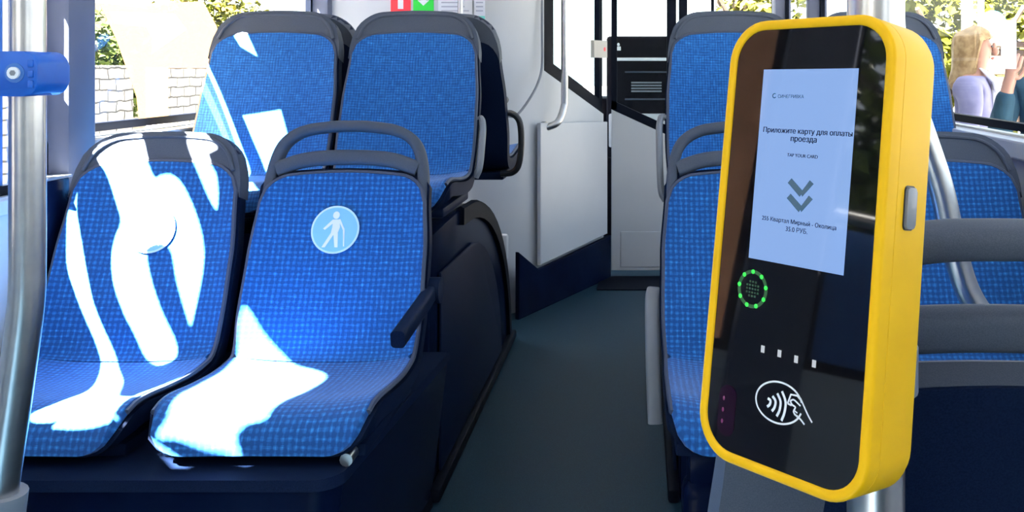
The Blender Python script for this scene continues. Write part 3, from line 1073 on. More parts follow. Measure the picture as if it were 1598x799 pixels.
# ------------------------------------------------------------------ driver's end, seen through the partition
t = thing('dashboard', (-.2, 6.0, 0), 'dark dashboard and switch console seen through the cab glass', 'dashboard')
M['dash'] = noisy(mat('dark_dash_plastic', (0.012, 0.013, 0.02), 0.6, spec=.08), (0.003, 0.0032, 0.006), (0.006, 0.006, 0.010), 20)
bm = bmesh.new()
box(bm, XL + .05, .5, 5.95, 6.32, 0, .92, bevel=.03)
part(t, 'cowl', bm, M['dash'])
bm = B(-.215, .24, 5.62, 5.95, 0.55, 1.315, bevel=.02)
cs = part(t, 'console', bm, M['dash'])
part(cs, 'ledge_strip', B(-.165, .16, 5.60, 5.62, 1.16, 1.18, bevel=.003), M['white'])
bm = bmesh.new()
for k in range(4):
    box(bm, -.06, .13, 5.605, 5.622, .965 + k * .018, .975 + k * .018)
part(cs, 'vent_slats', bm, M['grey_metal'], smooth=False)
for z in (1.085, .915):
    part(cs, 'shelf_edge', B(-.10, .20, 5.60, 5.622, z, z + .010, bevel=.002), M['shell'])
bm = bmesh.new()
box(bm, -.155, -.125, 5.612, 5.62, 1.225, 1.25)
ball(bm, (-.14, 5.615, 1.262), .009, .004, .011, 10, 6)
part(cs, 'white_mark', bm, M['white'])
part(cs, 'lower_panel', B(-.20, .22, 5.60, 5.66, .62, .83, bevel=.01), M['white_panel'])
t = thing('driver_seat', (-.62, 5.25, 0), 'pale blue driver seat back low in the cab glass', 'driver seat')
M['seat_cloth'] = noisy(mat('pale_blue_cloth', (0.25, 0.35, 0.55), 0.9), (0.22, 0.32, 0.5), (0.3, 0.4, 0.6), 40)
part(t, 'backrest', B(-.80, -.38, 5.18, 5.30, .50, 1.03, bevel=.05, seg=3), M['seat_cloth'])
part(t, 'cushion', B(-.80, -.38, 5.25, 5.70, .42, .54, bevel=.04, seg=3), M['seat_cloth'])
part(t, 'base', B(-.70, -.48, 5.30, 5.60, 0, .42, bevel=.03), M['black'])

# ------------------------------------------------------------------ ticket machine
VC = Vector((0.09172172, 0.54753646, H - 0.10686495))
rx, ry, rzv = -0.15061185, -0.01458493, -0.80819616
VR = Matrix.Rotation(rzv, 3, 'Z') @ Matrix.Rotation(rx, 3, 'X') @ Matrix.Rotation(ry, 3, 'Y')
VW, VH, VD = .1251, .28, .050
def vloc(x, y):
    """pixel -> (u, v) on the machine's face plane"""
    d_ = Vector(((x - 1000) / F, 1, -(y - 105) / F))
    n_ = VR @ Vector((0, -1, 0))
    o_ = Vector((0, 0, H))
    k = (VC - o_).dot(n_) / d_.dot(n_)
    q = VR.transposed() @ (o_ + d_ * k - VC)
    return q.x, q.z
t = bpy.data.objects.new('ticket_validator', None)
COL.objects.link(t)
t.location = VC
t.rotation_euler = VR.to_euler()
t.empty_display_size = .05
tag(t, 'yellow framed ticket machine with black glass face and lit screen', 'ticket machine')
def rr_loop(w, h, r, n=10):
    return rrect(w, h, r, n)
def shellring(bm, loops):
    """loops: list of (points2d, y)"""
    R_ = [[bm.verts.new((a, y, b)) for a, b in pts] for pts, y in loops]
    n = len(R_[0])
    for A, Bq in zip(R_, R_[1:]):
        for i in range(n):
            bm.faces.new((A[i], A[(i + 1) % n], Bq[(i + 1) % n], Bq[i]))
    return R_
RC = .028
bm = bmesh.new()
bw = .0065
L = [(rr_loop(VW - 2 * bw, VH - 2 * bw, RC - bw), .006),
     (rr_loop(VW - 2 * bw, VH - 2 * bw, RC - bw), .0012),
     (rr_loop(VW - 2 * bw + .002, VH - 2 * bw + .002, RC - bw + .001), .0003),
     (rr_loop(VW - .004, VH - .004, RC - .002), 0.0),
     (rr_loop(VW - .001, VH - .001, RC - .0005), .0008),
     (rr_loop(VW, VH, RC), .0025),
     (rr_loop(VW, VH, RC), .0118), (rr_loop(VW - .0008, VH - .0008, RC), .0121), (rr_loop(VW, VH, RC), .0124),
     (rr_loop(VW, VH, RC), VD - .006),
     (rr_loop(VW - .003, VH - .003, RC - .001), VD - .0015),
     (rr_loop(VW - .012, VH - .012, RC - .004), VD)]
R_ = shellring(bm, L)
bm.faces.new(R_[-1])
part(t, 'housing', bm, M['yellow'], world=False, angle=50)
bm = bmesh.new()
R_ = shellring(bm, [(rr_loop(VW - 2 * bw, VH - 2 * bw, RC - bw), .006), (rr_loop(VW - 2 * bw, VH - 2 * bw, RC - bw), .0016)])
bm.faces.new(R_[-1]); bm.faces.new(R_[0])
gl = part(t, 'glass_face', bm, M['screen_glass'], world=False, smooth=False)
# lit screen
GY = .0016
def quad_px(px, o, th=.0002):
    return prism(bmesh.new(), [(vloc(x, y)[0], GY - o, vloc(x, y)[1]) for x, y in px], (0, -th, 0))
scr_px = [(1190, 108), (1338, 106), (1314, 430), (1166, 402)]
ms = mat('lit_screen', (0.01, 0.01, 0.012), 0.05)
b_ = ms.node_tree.nodes['Principled BSDF']
b_.inputs['Emission Color'].default_value = (0.30, 0.50, 0.95, 1)
b_.inputs['Emission Strength'].default_value = 1.3
sc = part(t, 'screen', quad_px(scr_px, .0, .0002), ms, world=False, smooth=False)
M['scr_navy'] = mat('screen_navy_type', (0.004, 0.012, 0.05), 0.1)
M['scr_teal'] = mat('screen_teal_type', (0.003, 0.07, 0.12), 0.1)
M['scr_grey'] = emit_mat('screen_slate_marks', (0.05, 0.17, 0.30), 0.9)
def screen_text(s, cxy, width_px, material, name, bold=0.0):
    me = text_mesh(s, 1.0, material, bold)
    xs = [v.co.x for v in me.vertices]
    ys = [v.co.y for v in me.vertices]
    w0 = max(xs) - min(xs)
    u, v = vloc(*cxy)
    # direction of the line follows the screen's own top edge
    ul, vl = vloc(cxy[0] - 40, cxy[1]); 
    Lx = Vector(vloc(1338, 106)) - Vector(vloc(1190, 108))
    Lb = Vector(vloc(1314, 430)) - Vector(vloc(1166, 402))
    k = (cxy[1] - 107) / 310
    ax = Lx.lerp(Lb, k).normalized()
    # width in metres from the two end pixels along that direction
    pxm = (Vector(vloc(1338 - 24 * k, 106 + 324 * k)) - Vector(vloc(1190 - 24 * k, 108 + 294 * k))).length / 148.0
    sc_ = width_px * pxm / w0
    cx_, cy_ = (max(xs) + min(xs)) / 2, (max(ys) + min(ys)) / 2
    up_ = Vector((-ax.y, ax.x))
    for q in me.vertices:
        a, b = (q.co.x - cx_) * sc_, (q.co.y - cy_) * sc_
        p2 = Vector((u, v)) + ax * a + up_ * b
        q.co = Vector((p2.x, GY - .00035 - (.0001 if q.co.z > 0 else 0), p2.y))
    return link(name, me, sc)
screen_text('СИНЕГРИВКА', (1232, 150), 42, M['scr_teal'], 'brand_line', .008)
screen_text('Приложите карту для оплаты', (1256, 206), 139, M['scr_navy'], 'message_line', .030)
screen_text('проезда', (1252, 219), 41, M['scr_navy'], 'message_line', .030)
screen_text('TAP YOUR CARD', (1250, 243), 48, M['scr_navy'], 'message_line', .030)
screen_text('255 Квартал Мирный - Околица', (1243, 348), 116, M['scr_navy'], 'route_line', .022)
screen_text('35.0 РУБ.', (1241, 359), 34, M['scr_navy'], 'fare_line', .012)
bm = bmesh.new()
cu = Vector(vloc(1207, 149))
path = [Vector((cu.x + .0014 * math.cos(a), GY - .0005, cu.y + .0014 * math.sin(a))) for a in [math.radians(60 + 20 * k) for k in range(14)]]
sweep(bm, path, circ(.0003, 6), up=(0, 1, 0))
part(sc, 'brand_ring', bm, M['scr_teal'], world=False)
for k in range(2):
    for quad in ([(1227.5, 285), (1233.5, 278), (1252, 299), (1246, 307)], [(1248, 300), (1262, 281), (1268, 287), (1250, 307)]):
        o_ = 24 * k
        bm = quad_px([(x - 1.5 * k, y + o_) for x, y in quad], .0003)
        part(sc, 'arrow_mark', bm, M['scr_grey'], world=False, smooth=False)
# green light ring
M['led'] = emit_mat('green_led', (0.02, 1.0, 0.06), 2.2)
M['ring'] = emit_mat('green_ring', (0.0, 0.10, 0.008), 1.2)
c2 = Vector(vloc(1172, 451))
e1 = Vector(vloc(1193, 456)) - c2
rad = e1.length
bm = bmesh.new()
path = [Vector((c2.x + rad * math.cos(a), GY - .0002, c2.y + rad * math.sin(a))) for a in [2 * math.pi * k / 36 for k in range(36)]]
sweep(bm, path, rrect(.0022, .0004, .0001, 1), up=(0, 1, 0), closed=True)
lr = part(t, 'light_ring', bm, M['ring'], world=False)
for k in range(9):
    a = 2 * math.pi * (k + .3) / 9
    bm = ball(bmesh.new(), (c2.x + rad * math.cos(a), GY - .0004, c2.y + rad * math.sin(a)), .00135, .0005, .00135, 10, 6)
    part(lr, 'light', bm, M['led'], world=False)
M['pcb'] = mat('dark_green_speaker', (0.02, 0.07, 0.03), 0.4)
bm = bmesh.new()
for i in range(-2, 3):
    for j in range(-2, 3):
        if abs(i) + abs(j) < 4:
            box(bm, c2.x + i * .0022 - .0006, c2.x + i * .0022 + .0006, GY - .0003, GY, c2.y + j * .0022 - .0006, c2.y + j * .0022 + .0006)
part(lr, 'grille', bm, M['pcb'], world=False, smooth=False)
M['wled'] = emit_mat('white_led', (0.85, 0.92, 1.0), 0.9)
for x, y in ((1188, 545), (1214, 552), (1240, 561), (1268, 568)):
    u, v = vloc(x, y)
    part(t, 'indicator_light', B(u - .0013, u + .0013, GY - .0003, GY, v - .0021, v + .0021), M['wled'], world=False, smooth=False)
# scanner window
u, v = vloc(1132, 641)
M['ir'] = mat('dark_magenta_window', (0.012, 0.002, 0.010), 0.08)
bm = prism(bmesh.new(), [(u + a, GY, v + b) for a, b in rrect(.0135, .031, .0064, 6)], (0, -.0004, 0))
sw = part(t, 'scanner_window', bm, M['ir'], world=False, smooth=False)
M['irled'] = emit_mat('dim_magenta_led', (0.35, 0.0, 0.22), 0.5)
for dv in (.007, 0, -.007):
    part(sw, 'scanner_light', ball(bmesh.new(), (u - .003, GY - .0005, v + dv), .0009, .0003, .0014, 8, 6), M['irled'], world=False)
# contactless mark
M['mark'] = mat('white_print', (0.82, 0.84, 0.86), 0.5)
def stroke(bm, px, w=.0009, sm=4, closed=False):
    pts = [Vector((vloc(x, y)[0], GY - .0002, vloc(x, y)[1])) for x, y in px]
    if sm:
        pts = smooth_path(pts, sm, closed)
    sweep(bm, pts, rrect(w, .0003, .0001, 1), up=(0, 1, 0), closed=closed)
bm = bmesh.new()
# ring (left open where the hand crosses it)
ell = []
for k in range(33):
    a = math.radians(-12 - k * 10.3)
    ell.append((1213.5 + 36 * math.cos(a) , 629 + 32.5 * math.sin(a) + 7 * math.cos(a)))
stroke(bm, ell, .0011, 3)
for k, hh in enumerate((8, 13, 19, 24)):
    x0 = 1197 + k * 7.4
    stroke(bm, [(x0 - 1, 627 + k * 1.6 - hh + 3), (x0 + 3 + k * .5, 627 + k * 1.8 - hh * .2), (x0 + 2 + k * .2, 628 + k * 2 + hh * .45), (x0 - 2, 627 + k * 2 + hh)], .0016, 4)
part(t, 'contactless_mark', bm, M['mark'], world=False)
bm = bmesh.new()
stroke(bm, [(1227, 630), (1232, 616), (1242, 618), (1247, 624)], .0011, 0)
stroke(bm, [(1227, 630), (1233, 633)], .0011, 0)
stroke(bm, [(1247, 622), (1254, 638), (1259, 649), (1265, 660)], .0010, 3)
stroke(bm, [(1231, 626), (1236, 624), (1242, 629), (1247, 634)], .0009, 3)
stroke(bm, [(1231, 626), (1234, 632), (1239, 636), (1236, 643), (1241, 650), (1247, 655), (1253, 663)], .0010, 3)
stroke(bm, [(1237, 641), (1242, 645)], .0008, 0)
stroke(bm, [(1237, 647), (1243, 650)], .0008, 0)
part(t, 'hand_with_card_mark', bm, M['mark'], world=False)
# grey button on the right flank
part(t, 'side_button', prism(bmesh.new(), [(VW / 2, VD * .52 + a, .028 + b) for a, b in rrect(.0105, .024, .0025, 5)], (.0022, 0, 0), .0006), M['grey_metal'], world=False)
part(t, 'button_seat', prism(bmesh.new(), [(VW / 2 - .001, VD * .52 + a, .028 + b) for a, b in rrect(.0125, .026, .0032, 5)], (.0013, 0, 0)), M['black'], world=False)
# mount behind the machine
bm = B(-.03, .03, VD, VD + .018, -.06, .06, bevel=.004)
part(t, 'mount', bm, M['black'], world=False)

# ------------------------------------------------------------------ outside, left
M['pave'] = noisy(mat('pale_paving', (0.2, 0.19, 0.17), 0.9), (0.13, 0.125, 0.115), (0.19, 0.18, 0.165), 3)
struct('ground', B(-40, 40, -30, 70, -.45, -.36), M['pave'])


def stone_mat():
    m = mat('pale_stone_blocks', (0.4, 0.38, 0.34), 0.9)
    nt, n, l, b = nodes(m)
    tc = n.new('ShaderNodeTexCoord')
    mp = n.new('ShaderNodeMapping')
    mp.inputs['Rotation'].default_value = (0, 0, 0)
    sep = n.new('ShaderNodeSeparateXYZ'); cb = n.new('ShaderNodeCombineXYZ')
    l.new(tc.outputs['Object'], sep.inputs[0])
    l.new(sep.outputs[1], cb.inputs[0]); l.new(sep.outputs[2], cb.inputs[1])
    nz = n.new('ShaderNodeTexNoise'); nz.inputs['Scale'].default_value = 5
    l.new(cb.outputs[0], nz.inputs['Vector'])
    va = n.new('ShaderNodeVectorMath'); va.operation = 'MULTIPLY_ADD'
    l.new(nz.outputs['Color'], va.inputs[0]); va.inputs[1].default_value = (.09, .06, 0)
    l.new(cb.outputs[0], va.inputs[2])
    br = n.new('ShaderNodeTexBrick')
    br.inputs['Color1'].default_value = (0.36, 0.34, 0.30, 1)
    br.inputs['Color2'].default_value = (0.26, 0.25, 0.225, 1)
    br.inputs['Mortar'].default_value = (0.04, 0.04, 0.038, 1)
    br.inputs['Scale'].default_value = 1.0
    br.inputs['Brick Width'].default_value = 0.32
    br.inputs['Row Height'].default_value = 0.125
    br.inputs['Mortar Size'].default_value = 0.010
    l.new(va.outputs[0], br.inputs['Vector'])
    l.new(br.outputs['Color'], b.inputs['Base Color'])
    return m
M['stone'] = stone_mat()
M['stucco'] = noisy(mat('beige_stucco', (0.40, 0.30, 0.2), 0.9), (0.36, 0.32, 0.26), (0.42, 0.38, 0.31), 2)
g = 'pale stone garden walls outside'
solo('stone_wall', B(-6.3, -6.0, 2.0, 10.62, -.36, 1.14, bevel=.02), M['stone'], 'pale stone block wall outside at left, next to the pillar', 'wall', smooth=False)
solo('stone_wall', B(-6.3, -6.0, 11.40, 18.0, -.36, 1.12, bevel=.02), M['stone'], 'pale stone block wall outside, beyond the beige gap', 'wall', smooth=False)
solo('building', B(-13, -9.4, 5.0, 34, -.36, 2.25, bevel=.02), M['stucco'], 'low beige building above the stone wall outside', 'building', smooth=False)
solo('garden_path', prism(bmesh.new(), [(-8.15, 10.63, -.36), (-5.4, 10.63, -.36), (-8.15, 10.63, .9)], (0, .75, 0)), M['stucco'], 'beige sloping path in the gap of the stone wall', 'path', smooth=False)


M['brick'] = noisy(mat('brown_house_wall', (0.25, 0.12, 0.06), 0.9), (0.22, 0.10, 0.05), (0.28, 0.14, 0.08), 5)
bm = B(-13, -9.8, -.2, 3.2, -.36, 4.6, bevel=.02)
prism(bm, [(-13.2, -.4, 4.6), (-9.6, -.4, 4.6), (-11.4, -.4, 5.8)], (0, 3.8, 0))
solo('building', bm, M['brick'], 'brown house behind the camera, mirrored at the left edge of the machine glass', 'building', smooth=False)


def leaf_mat(name, a, b):
    m = mat(name, a, 0.7, spec=0.2)
    noisy(m, a, b, 2.2, 3, .35, .65)
    p = m.node_tree.nodes['Principled BSDF']
    return m
M['leaf'] = leaf_mat('green_leaves', (0.012, 0.028, 0.004), (0.05, 0.075, 0.010))
M['leaf_y'] = leaf_mat('yellow_green_leaves', (0.030, 0.040, 0.001), (0.105, 0.105, 0.003))
M['bark'] = noisy(mat('bark', (0.06, 0.045, 0.03), 0.9), (0.05, 0.035, 0.025), (0.09, 0.07, 0.05), 12)


def tree(x, y, z0, h, r, material, label, cat='tree', trunk=.08, n=1500, leaf=.12, crown_z=None, group=None):
    t = thing('tree' if cat == 'tree' else 'bush', (x, y, z0), label, cat, group)
    cz = crown_z if crown_z is not None else z0 + h * .62
    bm = bmesh.new()
    tube(bm, [(x, y, z0), (x + .03, y, z0 + h * .3), (x - .02, y + .03, cz)], trunk, 8, 3)
    for k in range(5):
        a = k * 1.257
        tube(bm, [(x, y, cz - h * .15), (x + .4 * r * math.cos(a), y + .4 * r * math.sin(a), cz), (x + .75 * r * math.cos(a), y + .75 * r * math.sin(a), cz + h * .12)], trunk * .35, 6, 3)
    part(t, 'trunk', bm, M['bark'])
    bm = bmesh.new()
    hv = h - (cz - z0)
    hd = min(cz - z0, hv * 1.1) * .95
    rnd = random.Random(int(x * 100 + y * 17))
    cl = []
    for k in range(16):
        d_ = Vector((rnd.gauss(0, 1), rnd.gauss(0, 1), rnd.gauss(0, 1))).normalized() * rnd.uniform(.35, .75)
        cl.append(d_)
    for k in range(n):
        c_ = rnd.choice(cl)
        d_ = Vector((rnd.gauss(0, 1), rnd.gauss(0, 1), rnd.gauss(0, 1))).normalized()
        p_ = c_ + d_ * rnd.uniform(.3, .42)
        q = Vector((x + p_.x * r, y + p_.y * r, cz + p_.z * (hv if p_.z > 0 else hd)))
        u_ = Vector((rnd.gauss(0, 1), rnd.gauss(0, 1), rnd.gauss(0, .6))).normalized()
        w_ = u_.cross(d_ + Vector((.01, .02, .3))).normalized()
        s_ = leaf * rnd.uniform(.6, 1.2)
        vv = [bm.verts.new(q + u_ * s_), bm.verts.new(q + w_ * s_ * .5 + d_ * s_ * .12), bm.verts.new(q - u_ * s_), bm.verts.new(q - w_ * s_ * .5 + d_ * s_ * .12)]
        bm.faces.new(vv)
    part(t, 'foliage', bm, material, smooth=False)
    return t


tree(-7.45, 12.5, -.36, 2.45, .75, M['leaf'], 'dark green bush behind the stone wall next to the window pillar', 'bush', .03, 1600, .08)
tree(-7.9, 16.6, -.36, 3.4, 1.2, M['leaf_y'], 'yellow green bush rising behind the high left window seat', 'bush', .03, 2200, .09)
tree(-7.8, 7.4, -.36, 3.0, 1.1, M['leaf_y'], 'yellow green bush at the left edge beyond the bent pole', 'bush', .03, 1800, .09)
# trees behind the camera's left shoulder, mirrored in the ticket machine
for i, (x, y, h_, r_) in enumerate(((-6.6, -1.5, 4.8, 1.9), (-7.0, -6.0, 5.2, 2.2))):
    tree(x, y, -.36, h_, r_, M['leaf'], 'dark green tree behind the camera mirrored in the ticket machine glass', 'tree', .12, 2600, .13, group='street trees behind the bus')
# right hand side
tree(4.0, 11.0, -.36, 4.2, 1.3, M['leaf_y'], 'yellow green tree left of the blonde woman outside', 'tree', .08, 2400, .11, crown_z=1.3)
tree(7.4, 15.5, -.36, 6.0, 2.0, M['leaf_y'], 'yellow green tree at the top right corner', 'tree', .1, 2400, .13, crown_z=3.2)
tree(1.9, 17.5, -.36, 5.2, 1.5, M['leaf_y'], 'yellow green tree ahead of the bus beyond the windscreen', 'tree', .1, 2000, .12, crown_z=2.6)

M['lamp_grey'] = mat('grey_post', (0.30, 0.31, 0.32), 0.5)
solo('lamp_post', T([(2.62, 7.2, -.36), (2.62, 7.2, 3.6)], .045, 14, 0), M['lamp_grey'], 'grey street post just left of the blonde woman', 'post')
t = thing('round_sign', (2.31, 6.0, -.36), 'white round sign on a thin pale post behind the woman', 'sign')
part(t, 'post', T([(2.29, 6.04, -.36), (2.29, 6.04, 2.6)], .022, 12, 0), M['white_panel'])
pc = at(1549, 42, 5.98)
ax = Vector((.82, -.57, 0))
bm = prism(bmesh.new(), [pc + ax * (.085 * math.cos(k * math.pi / 14)) + Vector((0, 0, .10 * math.sin(k * math.pi / 14))) for k in range(28)], (.01, .014, 0), .002)
part(t, 'disc', bm, M['white'])
M['cyan'] = mat('cyan_band', (0.05, 0.5, 0.6), 0.5)
bm = sweep(bmesh.new(), [pc + ax * (.087 * math.cos(k * math.pi / 14)) + Vector((0, 0, .102 * math.sin(k * math.pi / 14))) for k in range(28)], circ(.006, 6), closed=True)
part(t, 'rim', bm, M['cyan'])
M['wood'] = noisy(mat('brown_wood', (0.2, 0.12, 0.07), 0.8), (0.035, 0.020, 0.011), (0.055, 0.034, 0.019), 6)
t = thing('bench', (3.35, 8.0, -.36), 'brown wooden kiosk counter between the two people outside', 'counter')
bm = bmesh.new()
for k in range(6):
    box(bm, 2.95, 3.95, 8.0, 8.04, -.2 + k * .25, .03 + k * .25, bevel=.01)
part(t, 'boards', bm, M['wood'], smooth=False)
part(t, 'counter_top', B(2.9, 4.0, 7.95, 8.25, 1.30, 1.35, bevel=.01), M['wood'], smooth=False)
for x in (3.0, 3.9):
    part(t, 'post', B(x - .05, x + .05, 8.05, 8.15, -.36, 1.3, bevel=.01), M['wood'], smooth=False)


# ------------------------------------------------------------------ people outside
def skin(name, nodes_, edges, material, parent=None, sub=2, root_i=0, label=None):
    me = bpy.data.meshes.new(name)
    me.from_pydata([n_[0] for n_ in nodes_], edges, [])
    o = link(name, me, parent)
    md = o.modifiers.new('skin', 'SKIN')
    md.use_smooth_shade = True
    if not me.skin_vertices:
        bm_ = bmesh.new(); bm_.from_mesh(me); bm_.verts.layers.skin.verify(); bm_.to_mesh(me); bm_.free()
    for i, n_ in enumerate(nodes_):
        r_ = n_[1]
        me.skin_vertices[0].data[i].radius = r_ if isinstance(r_, tuple) else (r_, r_)
        me.skin_vertices[0].data[i].use_root = (i == root_i)
    sd = o.modifiers.new('sub', 'SUBSURF'); sd.levels = sub; sd.render_levels = sub
    dg = bpy.context.evaluated_depsgraph_get()
    dg.update()
    m2 = bpy.data.meshes.new_from_object(o.evaluated_get(dg))
    o.modifiers.clear()
    o.data = m2
    m2.materials.clear(); m2.materials.append(material)
    m2.polygons.foreach_set('use_smooth', [True] * len(m2.polygons))
    return o


M['skin'] = noisy(mat('skin', (0.42, 0.23, 0.16), 0.55), (0.40, 0.21, 0.145), (0.45, 0.25, 0.18), 9)
M['hair'] = noisy(mat('blonde_hair', (0.36, 0.24, 0.11), 0.6), (0.26, 0.165, 0.07), (0.44, 0.31, 0.15), 30)
M['lilac'] = noisy(mat('lilac_jacket', (0.24, 0.24, 0.40), 0.85), (0.22, 0.22, 0.37), (0.27, 0.27, 0.43), 15)
M['cloth_w'] = mat('white_cloth', (0.75, 0.75, 0.74), 0.8)
M['teal_cloth'] = noisy(mat('dark_teal_cloth', (0.01, 0.05, 0.08), 0.85), (0.008, 0.04, 0.065), (0.014, 0.06, 0.095), 12)
M['slate'] = noisy(mat('slate_blue_cloth', (0.05, 0.09, 0.19), 0.85), (0.045, 0.08, 0.17), (0.06, 0.1, 0.21), 12)
M['trouser'] = mat('dark_trousers', (0.02, 0.022, 0.03), 0.85)
M['lip'] = mat('lip', (0.4, 0.09, 0.08), 0.5)
M['eye'] = mat('eye', (0.03, 0.02, 0.02), 0.3)


def person(name, loc, face, label, hairm, topm, sleevem, legm, armpose, long_hair=True):
    """figure built facing local -Y ... turned by 'face' about Z; sized about 1.68 m"""
    t = thing(name, loc, label, 'person', None, face)
    V = Vector
    # one continuous body: pelvis root, spine, neck, head, arms with hands, legs with feet
    n_ = [(V((0, 0, .93)), (.15, .11)), (V((0, .0, 1.10)), (.125, .095)), (V((0, .0, 1.28)), (.15, .10)), (V((0, .01, 1.385)), (.12, .08)),
          (V((0, .0, 1.45)), (.052, .055)), (V((0, -.012, 1.50)), (.056, .066)), (V((0, -.012, 1.585)), (.074, .094)), (V((0, -.0, 1.655)), (.058, .072))]
    e_ = [(i, i + 1) for i in range(7)]
    def limb(pts, start):
        k = len(n_)
        for i, p in enumerate(pts):
            n_.append(p)
            e_.append((start if i == 0 else k + i - 1, k + i))
        return len(n_) - 1
    hands = []
    for sx in (1, -1):
        sh, el, wr, hd = armpose[sx]
        last = limb([(V((sx * .145, .01, 1.375)), .062), (V(sh), .052), (V(el), .043), (V(wr), .029)], 3)
        w = V(wr); dirn = (V(hd) - w).normalized()
        side = dirn.cross(V((0, 0, 1)))
        if side.length < .3: side = dirn.cross(V((0, 1, 0)))
        side.normalize(); nrm = side.cross(dirn)
        pal = limb([(w + dirn * .045, (.034, .018))], last)
        for i, (o_, ln) in enumerate(((-.027, .066), (-.009, .076), (.009, .072), (.027, .056))):
            b0 = w + dirn * .085 + side * o_
            limb([(b0, .0105), (b0 + dirn * ln * .5 + nrm * .006, .0092), (b0 + dirn * ln * .85 + nrm * .022, .0078)], pal)
        limb([(w + dirn * .04 + side * -.038, .011), (w + dirn * .075 + side * -.052 + nrm * .01, .0095), (w + dirn * .10 + side * -.050 + nrm * .02, .008)], pal)
        hands.append(w)
    for sx in (1, -1):
        limb([(V((sx * .085, 0, .86)), (.09, .09)), (V((sx * .095, -.005, .50)), .06), (V((sx * .10, .02, .30)), .052), (V((sx * .10, .025, .09)), .036), (V((sx * .105, -.03, .04)), (.04, .035)), (V((sx * .11, -.14, .025)), (.035, .022))], 0)
    body = skin('body', n_, e_, M['skin'], t)
    # face
    bm = bmesh.new()
    ball(bm, (0, -.108, 1.565), .013, .018, .022, 12, 8)
    ball(bm, (0, -.100, 1.588), .009, .012, .026, 12, 8)
    part(body, 'nose', bm, M['skin'], world=False)
    for sx in (1, -1):
        part(body, 'eye', ball(bmesh.new(), (sx * .030, -.094, 1.592), .011, .007, .006, 10, 6), M['eye'], world=False)
        part(body, 'ear', ball(bmesh.new(), (sx * .073, .0, 1.575), .010, .018, .030, 10, 8), M['skin'], world=False)
    part(body, 'mouth', ball(bmesh.new(), (0, -.094, 1.528), .022, .010, .007, 12, 6), M['lip'], world=False)
    # hair
    bm = bmesh.new()
    nu, nv = 28, 14
    rows = []
    for j in range(nv + 1):
        row = []
        for i in range(nu):
            a = 2 * math.pi * i / nu          # 0 = face side (-Y)
            fr = abs(((i / nu) + .5) % 1 - .5) * 2      # 0 face, 1 back
            low = ((1.34 if long_hair else 1.52) - .03 * math.sin(fr * 9 + i))
            if fr <= .36: low = 1.650 - .03 * fr / .36
            elif fr < .50: low = 1.62 + (low - 1.62) * ((fr - .36) / .14) ** .7
            z_ = 1.712 + (low - 1.712) * (j / nv) ** .8
            k = max(0.0, (z_ - 1.60) / .112)
            rr_ = math.sqrt(max(0.0, 1 - k * k)) if k > 0 else 1.0
            wob = 1 + .035 * math.sin(i * 2.6 + j * .3)
            rxx, ryy = .094 * wob, .112 * wob
            if z_ < 1.5: rxx *= 1.0 + (1.5 - z_) * .5
            row.append(bm.verts.new((rxx * rr_ * math.sin(a), .008 - ryy * rr_ * math.cos(a), z_)))
        rows.append(row)
    for j in range(nv):
        for i in range(nu):
            bm.faces.new((rows[j][i], rows[j + 1][i], rows[j + 1][(i + 1) % nu], rows[j][(i + 1) % nu]))
    bm.faces.new(rows[0])
    for v_ in bm.verts:
        if v_.co.z < 1.47: v_.co.y += (1.47 - v_.co.z) * .25
    h = part(body, 'hair', bm, hairm, world=False)
    sd = h.modifiers.new('thick', 'SOLIDIFY'); sd.thickness = .018; sd.offset = -1
    # jacket (torso and sleeves) and trousers follow the body
    jn = [(V((0, 0, .86)), (.18, .135)), (V((0, .0, 1.10)), (.15, .118)), (V((0, .0, 1.28)), (.172, .122)), (V((0, .012, 1.392)), (.13, .09)), (V((0, .012, 1.425)), (.075, .07))]
    je = [(0, 1), (1, 2), (2, 3), (3, 4)]
    for sx in (1, -1):
        sh, el, wr, hd = armpose[sx]
        k = len(jn)
        jn += [(V((sx * .15, .01, 1.375)), .078), (V(sh), .068), (V(el), .057), (V(wr).lerp(V(el), .08), .044)]
        je += [(3, k), (k, k + 1), (k + 1, k + 2), (k + 2, k + 3)]
    skin('jacket', jn, je, topm, t)
    ln = [(V((0, 0, .92)), (.165, .12))]
    le = []
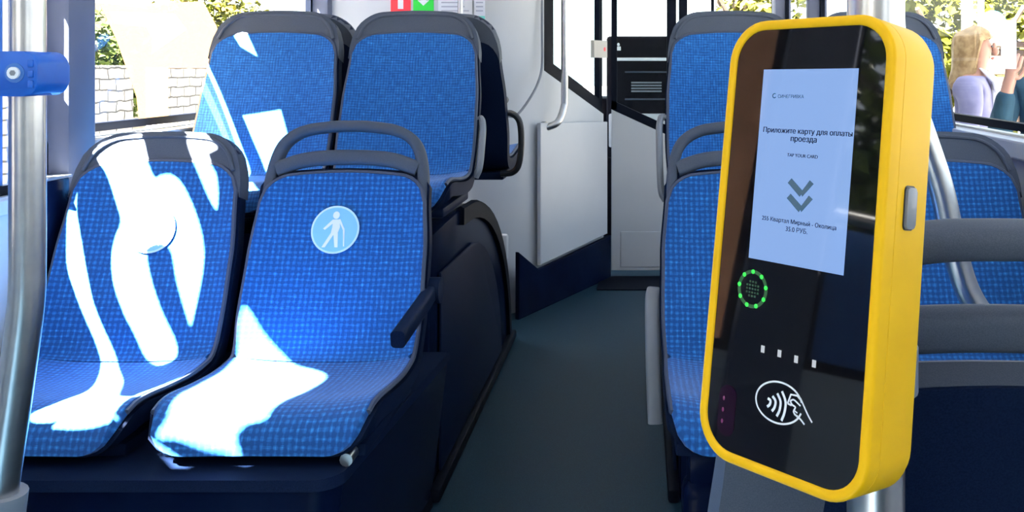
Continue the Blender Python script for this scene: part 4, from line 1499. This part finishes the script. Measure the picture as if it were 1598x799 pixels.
    for sx in (1, -1):
        k = len(ln)
        ln += [(V((sx * .088, 0, .84)), (.10, .10)), (V((sx * .097, -.005, .50)), .075), (V((sx * .10, .022, .12)), .062)]
        le += [(0, k), (k, k + 1), (k + 1, k + 2)]
    skin('trousers', ln, le, legm, t)
    for sx in (1, -1):
        bm = bmesh.new()
        ball(bm, (sx * .108, -.055, .045), .050, .135, .045, 14, 8)
        part(t, 'shoe', bm, M['black'], world=False)
    return t


GZ = -.36
pose = {1: ((.20, -.02, 1.30), (.235, .0, 1.09), (.16, -.19, 1.02), (.10, -.30, 1.04)),
        -1: ((-.20, -.02, 1.30), (-.235, .0, 1.09), (-.16, -.19, 1.02), (-.10, -.30, 1.04))}
hp = at(1521, 62, 4.9)
w1 = person('person', (hp.x, hp.y, GZ), math.radians(60), 'woman with long blonde hair in a lilac jacket and white collar, outside the right window', M['hair'], M['lilac'], M['lilac'], M['trouser'], pose)
# white shirt collar and front
bm = bmesh.new()
for sx in (1, -1):
    prism(bm, [Vector((sx * .015, -.135, 1.22)), Vector((sx * .085, -.105, 1.40)), Vector((sx * .06, -.03, 1.475)), Vector((sx * .02, -.085, 1.44))], (0, -.012, .004), .003)
part(w1, 'collar', bm, M['cloth_w'], world=False)
bm = bmesh.new()
ball(bm, (0, -.115, 1.30), .07, .04, .12, 14, 8)
part(w1, 'shirt_front', bm, M['cloth_w'], world=False)
pose2 = {1: ((.21, -.02, 1.29), (.24, .03, 1.08), (.20, -.12, .98), (.17, -.22, .99)),
         -1: ((-.20, -.05, 1.28), (-.22, -.16, 1.15), (-.17, -.19, 1.40), (-.15, -.20, 1.48))}
w2 = person('person', (1.93, 4.2, GZ - .0), math.radians(-30), 'person in dark teal top raising a hand with a white sheet, right edge outside', M['trouser'], M['teal_cloth'], M['slate'], M['trouser'], pose2, long_hair=False)
pc = at(1574, 66, 4.05)
bm = B(pc.x - .035, pc.x + .035, pc.y - .002, pc.y + .002, pc.z - .12, pc.z + .10, bevel=.0015)
solo('paper_sheet', bm, M['paper'], 'white paper sheet held up by the person in dark teal', 'paper')
